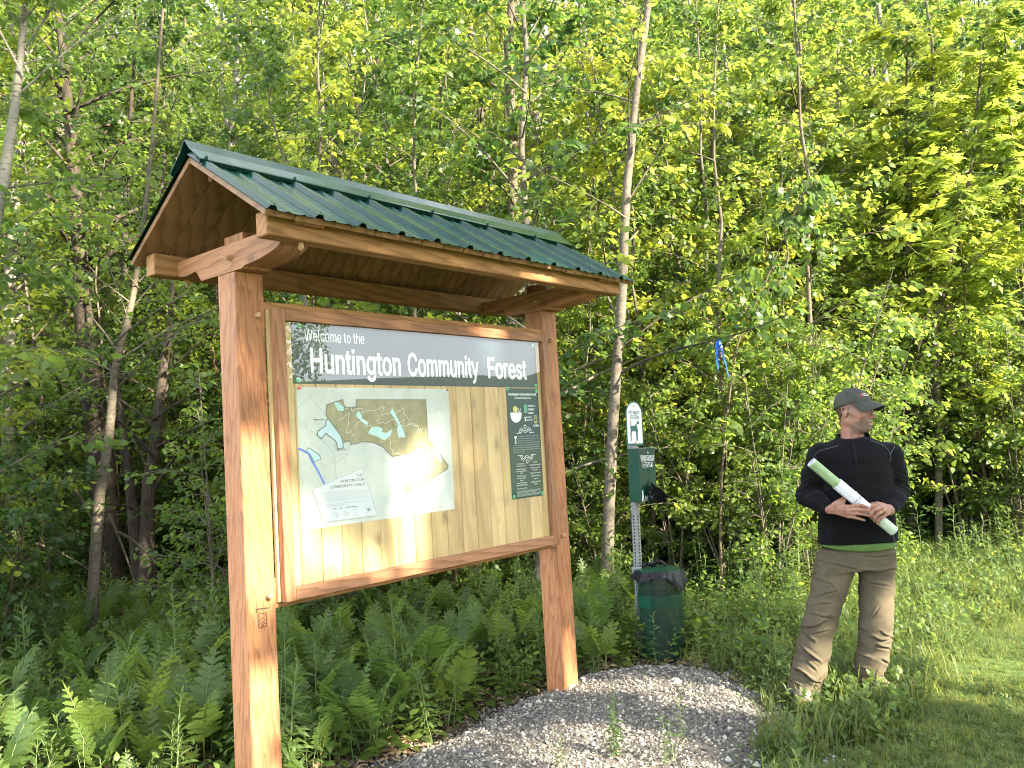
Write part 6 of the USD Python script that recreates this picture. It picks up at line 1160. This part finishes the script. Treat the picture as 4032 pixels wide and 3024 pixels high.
stripe('seam', [(1758, 986), (1770, 974), (1790, 968), (1810, 962)], 0.0022, M_seam, jk); stripe('seam', [(1879, 950), (1895, 957), (1912, 966), (1922, 980), (1921, 996)], 0.0022, M_seam, jk); stripe('seam', [(1932, 964), (1926, 974), (1921, 984)], 0.0022, M_seam, jk)
stripe('seam', [(1757, 990), (1762, 1010), (1766, 1035)], 0.0018, M_fleece2, jk); stripe('seam', [(1826, 950), (1836, 956), (1844, 961)], 0.0020, M_fleece2, jk); stripe('zip', [(1844, 961), (1846, 980), (1849, 999)], 0.0040, M_fleece2, jk); stripe('seam', [(1908, 1035), (1906, 1060), (1905, 1088)], 0.0018, M_fleece2, jk); stripe('drawcord', [(1927, 1154), (1930, 1163), (1932, 1171)], 0.0025, M_seam, jk)
zt = trimesh.creation.box([0.006, 0.004, 0.016]); zt.apply_translation(J.at_surface(1844, 964) + [0, -0.004, 0]); wear('zip_pull', zt, M_seam, parent=jk)
# tee below the hem and at the neck
T_ = Field([1.60, 4.80, pq(1850, 1200)[2] - 0.03], [2.34, 5.30, 1.52], 0.006)
rows = [(1140, 1788, 1918, .09), (1162, 1785, 1922, .10), (1176, 1768, 1937, .134), (1192, 1766, 1937, .136)]
T_.loft([pq(1850, v)[2] for v, *_ in rows], [(pq(a, v)[0] + pq(b, v)[0]) / 2 for v, a, b, _ in rows], [5.05] * 4, [(pq(b, v)[0] - pq(a, v)[0]) / 2 for v, a, b, _ in rows], [r for *_, r in rows], 0.01, 2.3)
sl, G = T_.box(np.array([1.6, 4.8, 0.7]), np.array([2.34, 5.3, 1.2])); T_.A[sl] = np.maximum(T_.A[sl], (float(pq(1850, 1187)[2]) + 0.018 * ((G[..., 0] - 2.03) / 0.2) ** 2 - G[..., 2]))
T_.cone(neck0 + [0.0, 0.0, -0.06], neck0 + [0.0, 0.004, -0.022], 0.090, 0.074, 0.01)
tm = T_.mesh(3); v = np.array(tm.vertices); wear('tee_shirt', trimesh.Trimesh(v + tm.vertex_normals * ((meshkit.noise(v * [10, 10, 50], 5) - 0.5) * 0.008)[:, None], tm.faces, process=False), M_tee)
# trousers
K = Field([lo[0], 4.72, 0.0], [2.34, 5.34, pq(1850, 1165)[2] + 0.02], 0.005)
rows = [(1179, 1778, 1929, .108), (1188, 1772, 1931, .118), (1196, 1767, 1934, .124), (1212, 1762, 1935, .128), (1228, 1760, 1935, .126)]
K.loft([pq(1850, v)[2] for v, *_ in rows], [(pq(a, v)[0] + pq(b, v)[0]) / 2 for v, a, b, _ in rows], [5.05] * 5, [(pq(b, v)[0] - pq(a, v)[0]) / 2 for v, a, b, _ in rows], [r for *_, r in rows], 0.02, 2.2)
def leg(pts, k=0.025):
    P = [pq((a + b) / 2, v, dy) for v, a, b, dy in pts]; R_ = [(pq(b, v)[0] - pq(a, v)[0]) / 2 * 0.89 for v, a, b, _ in pts]; K.chain(P, R_, k)
leg([(1232, 1760, 1846, 0.0), (1270, 1751, 1832, -0.01), (1310, 1742, 1818, -0.02), (1348, 1733, 1806, -0.03), (1400, 1722, 1795, -0.02), (1445, 1711, 1786, -0.02), (1492, 1700, 1774, -0.02)]); leg([(1232, 1852, 1935, 0.01), (1270, 1855, 1933, 0.01), (1310, 1857, 1931, 0.0), (1350, 1856, 1928, 0.0), (1382, 1853, 1925, 0.01), (1420, 1850, 1917, 0.02), (1450, 1848, 1910, 0.02)])
for c, z0_, nx_ in ((pq(1737, 1499, -0.02), 0, 0), (pq(1879, 1456, 0.02), 0, 0)):
    sl, G = K.box(c - [0.2, 0.3, 0.2], c + [0.2, 0.3, 0.12]); K.A[sl] = np.maximum(K.A[sl], np.maximum(c[2] - G[..., 2] + 0.12 * (G[..., 0] - c[0]) * -1, -1))
km = K.mesh(4); v = np.array(km.vertices); nrm = km.vertex_normals
lx = np.where(v[:, 0] < 1.80 + (v[:, 2] < 0.8) * 0.0 + 0.19 * np.clip((v[:, 2] - 0.0) / 0.8, 0, 1), 1.0, -1.0)
wq = v + 0.06 * np.c_[meshkit.noise(v * 6, 21), meshkit.noise(v * 6, 22), meshkit.noise(v * 6, 23)]
def folds(sl_, fr, sd, cr): 
    dn = wq[:, 2] + sl_ * lx * (wq[:, 0] - 1.85); al = wq[:, 0] - sl_ * lx * wq[:, 2]; return (1 - np.abs(2 * meshkit.noise(np.c_[dn * fr, al * cr, wq[:, 1] * cr], sd) - 1)) ** 2.2
wsum = 0.007 * (folds(0.75, 11, 9, 5.0) - 0.3) + 0.006 * (folds(-0.55, 13, 12, 6.0) - 0.3)
am = 0.5 + 0.5 * np.exp(-((v[:, 2] - 0.45) / 0.14) ** 2) + 0.9 * np.exp(-((v[:, 2] - 0.10) / 0.12) ** 2)
# creases of the cloth: hip, thigh, knee and the bunched hems
CREASE = [([(330, 880), (440, 868), (515, 825)], 1.5), ([(345, 920), (425, 990)], 1.1), ([(310, 1020), (380, 1090), (470, 1160)], 1.2), ([(230, 1190), (330, 1240), (400, 1300), (470, 1330)], 1.7), ([(250, 1110), (295, 1150)], 0.8), ([(410, 640), (500, 605), (610, 580)], 0.7), ([(430, 480), (560, 520), (600, 580)], 0.6), ([(440, 690), (560, 680)], 0.6), ([(390, 760), (560, 800)], 0.7), ([(220, 1290), (300, 1345)], 1.4), ([(450, 330), (600, 362), (770, 402)], 0.8), ([(450, 255), (700, 285)], 0.6), ([(300, 1385), (400, 1395)], 1.1), ([(420, 930), (540, 900)], 0.8), ([(360, 1150), (440, 1230)], 0.8), ([(420, 1330), (470, 1290)], 1.0),
          ([(800, 290), (950, 302), (1070, 282)], 0.7), ([(800, 410), (950, 422), (1085, 400)], 0.8), ([(830, 500), (950, 522), (1040, 540)], 0.7), ([(905, 950), (970, 985), (1065, 960)], 1.8), ([(930, 1020), (1035, 1050)], 1.3), ([(960, 905), (1005, 940), (1065, 958)], 0.9), ([(970, 1135), (1020, 1165)], 0.9), ([(900, 790), (965, 700)], 0.6), ([(800, 880), (865, 905)], 0.6), ([(790, 1100), (880, 1130)], 0.6), ([(770, 1200), (860, 1215)], 0.7)]
e = v - CAM; w_ = e @ FWD; uu = (2016 + F_PX * (e @ RGT) / w_) / DSP; vv_ = (1512 - F_PX * (e @ UPV) / w_) / DSP; front = ss(0.35, -0.25, nrm[:, 1]); dsp = np.zeros(len(v))
uu = uu + 1.6 * (meshkit.noise(v * 30, 31) - 0.5); vv_ = vv_ + 1.6 * (meshkit.noise(v * 30, 32) - 0.5)
for ln, wt in CREASE:
    Pc = np.array([((3000 + x / 2.0743) / DSP, (2050 + y / 2.0743) / DSP) for x, y in ln]); best = np.full(len(v), 1e9); sg = np.zeros(len(v)); tp_ = np.zeros(len(v))
    for i in range(len(Pc) - 1):
        d = Pc[i + 1] - Pc[i]; t = np.clip(((uu - Pc[i, 0]) * d[0] + (vv_ - Pc[i, 1]) * d[1]) / (d @ d), 0, 1); qx, qy = uu - Pc[i, 0] - t * d[0], vv_ - Pc[i, 1] - t * d[1]; ds = np.hypot(qx, qy); m_ = ds < best
        best = np.where(m_, ds, best); sg = np.where(m_, np.sign(d[0] * qy - d[1] * qx), sg); tp_ = np.where(m_, (i + t) / (len(Pc) - 1), tp_)
    fade = np.clip(1.25 * np.sin(np.pi * np.clip(tp_, 0.04, 0.96)) ** 0.6, 0, 1); sd = best * sg
    dsp += wt * fade * (-0.0085 * np.exp(-(sd / 1.7) ** 2) + 0.0105 * np.exp(-((sd + 4.0) / 2.8) ** 2) + 0.003 * np.exp(-((sd - 4.5) / 3.0) ** 2))
km = trimesh.Trimesh(v + nrm * (am * wsum + np.clip(dsp, -0.014, 0.018) * front)[:, None], km.faces, process=False); tr_ = wear('trousers', km, M_pant)
stripe('fly_seam', [(1852, 1190), (1853, 1208), (1851, 1224)], 0.0018, mat('trouser_seam', (0.10, 0.085, 0.055), 0.9), tr_, -0.005, K)
for s_, an in ((0, anl), (1, anr)):
    S1 = Field(an - [0.2, 0.26, 0.2], an + [0.16, 0.2, 0.12], 0.006); bz = 0.0 if s_ == 0 else 0.02; t_ = np.array([-0.06, -0.15, 0.0]) if s_ == 0 else np.array([0.06, -0.14, 0.0]); c = an.copy(); c[2] = bz + 0.05
    S1.cone(c + [0, 0.04, 0], c + t_ * 0.5, 0.048, 0.045, 0.03); S1.cone(c + t_ * 0.5, c + t_ + [0, 0, -0.012], 0.045, 0.036, 0.03); S1.cone(c, c + [0, 0.01, 0.07], 0.045, 0.047, 0.03); S1.A[:] = np.maximum(S1.A, (bz + 0.0 - (S1.o[2] + S1.h * np.arange(S1.n[2])))[None, None]); wear('shoe', S1.mesh(3), M_shoe)
rg = ring(0.0116, 0.0, 0.0016); ra, rb = q(1909.5, 1103.5, 4.802), q(1897, 1110, 4.790); rg.apply_transform(trimesh.geometry.align_vectors([0, 0, 1], (rb - ra) / np.linalg.norm(rb - ra))); rg.apply_translation(ra * 0.35 + rb * 0.65); wear('finger_ring', rg, mat('gold', (0.75, 0.5, 0.2), 0.25, metal=1.0))
# the rolled map he holds
M_roll = printmat('roll_print', (0.17, 0.26, 0.11), (0.25, 0.34, 0.18), 30.0); M_rollw = mat('roll_paper', (0.55, 0.56, 0.62), 0.6); M_roll2 = printmat('roll_pale_print', (0.30, 0.36, 0.25), (0.40, 0.45, 0.34), 40.0)
e0, e1 = tubept(1752), tubept(1931); ax = e1 - e0; LN_ = float(np.linalg.norm(ax)); RM = np.eye(4); RM[:3, :3] = trimesh.geometry.align_vectors([0, 0, 1], ax / LN_)[:3, :3]; RM[:3, 3] = e0
roll = thing('rolled_map', 'rolled paper map held across the chest by the person in black', 'rolled map', e0)
def shell(r, z0, z1, th=0.002, flare=0.0):
    a = np.linspace(0, 2 * math.pi * 1.04, 50); V = []
    for t in a:
        for z, rr in ((z0, r + flare), (z1, r), (z1, r - th), (z0, r - th + flare)): V.append([(rr + 0.0012 * t / 6.28) * math.cos(t), (rr + 0.0012 * t / 6.28) * math.sin(t), z])
    i = (np.arange(49)[:, None] * 4 + np.arange(4)[None]); j = np.arange(49)[:, None] * 4 + (np.arange(4)[None] + 1) % 4; qd = np.stack([i.ravel(), j.ravel(), (j + 4).ravel(), (i + 4).ravel()], 1)
    m_ = trimesh.Trimesh(np.array(V), np.vstack([qd[:, [0, 1, 2]], qd[:, [0, 2, 3]]]), process=False); m_.apply_transform(RM); return shift(m_, -e0)
obj('inner_roll', shell(0.0285, 0.006, LN_ * 0.32), M_roll, roll, smooth=50); obj('inner_roll', shell(0.0285, LN_ * 0.6, LN_), M_roll2, roll, smooth=50); obj('paper_edge', shell(0.0272, 0.0, LN_ + 0.002, 0.0015), M_rollw, roll, smooth=50)
obj('outer_sheet', shell(0.0318, LN_ * 0.31, LN_ * 0.70, 0.002, 0.0015), M_rollw, roll, smooth=50)
def band(z, tl):
    t = np.linspace(0, 2 * math.pi, 36); P = np.c_[0.0345 * np.cos(t), 0.0345 * np.sin(t), z + tl * np.cos(t + 0.6)]; P = (RM[:3, :3] @ P.T).T; return tube(P, 0.0011, 5, cap=False)
for z, tl in ((0.535, 0.004), (0.545, -0.010), (0.552, 0.012)): obj('rubber_band', band(LN_ * z, tl), mat('rubber', (0.20, 0.17, 0.15), 0.6) if z < 0.54 else L + 'rubber', roll)
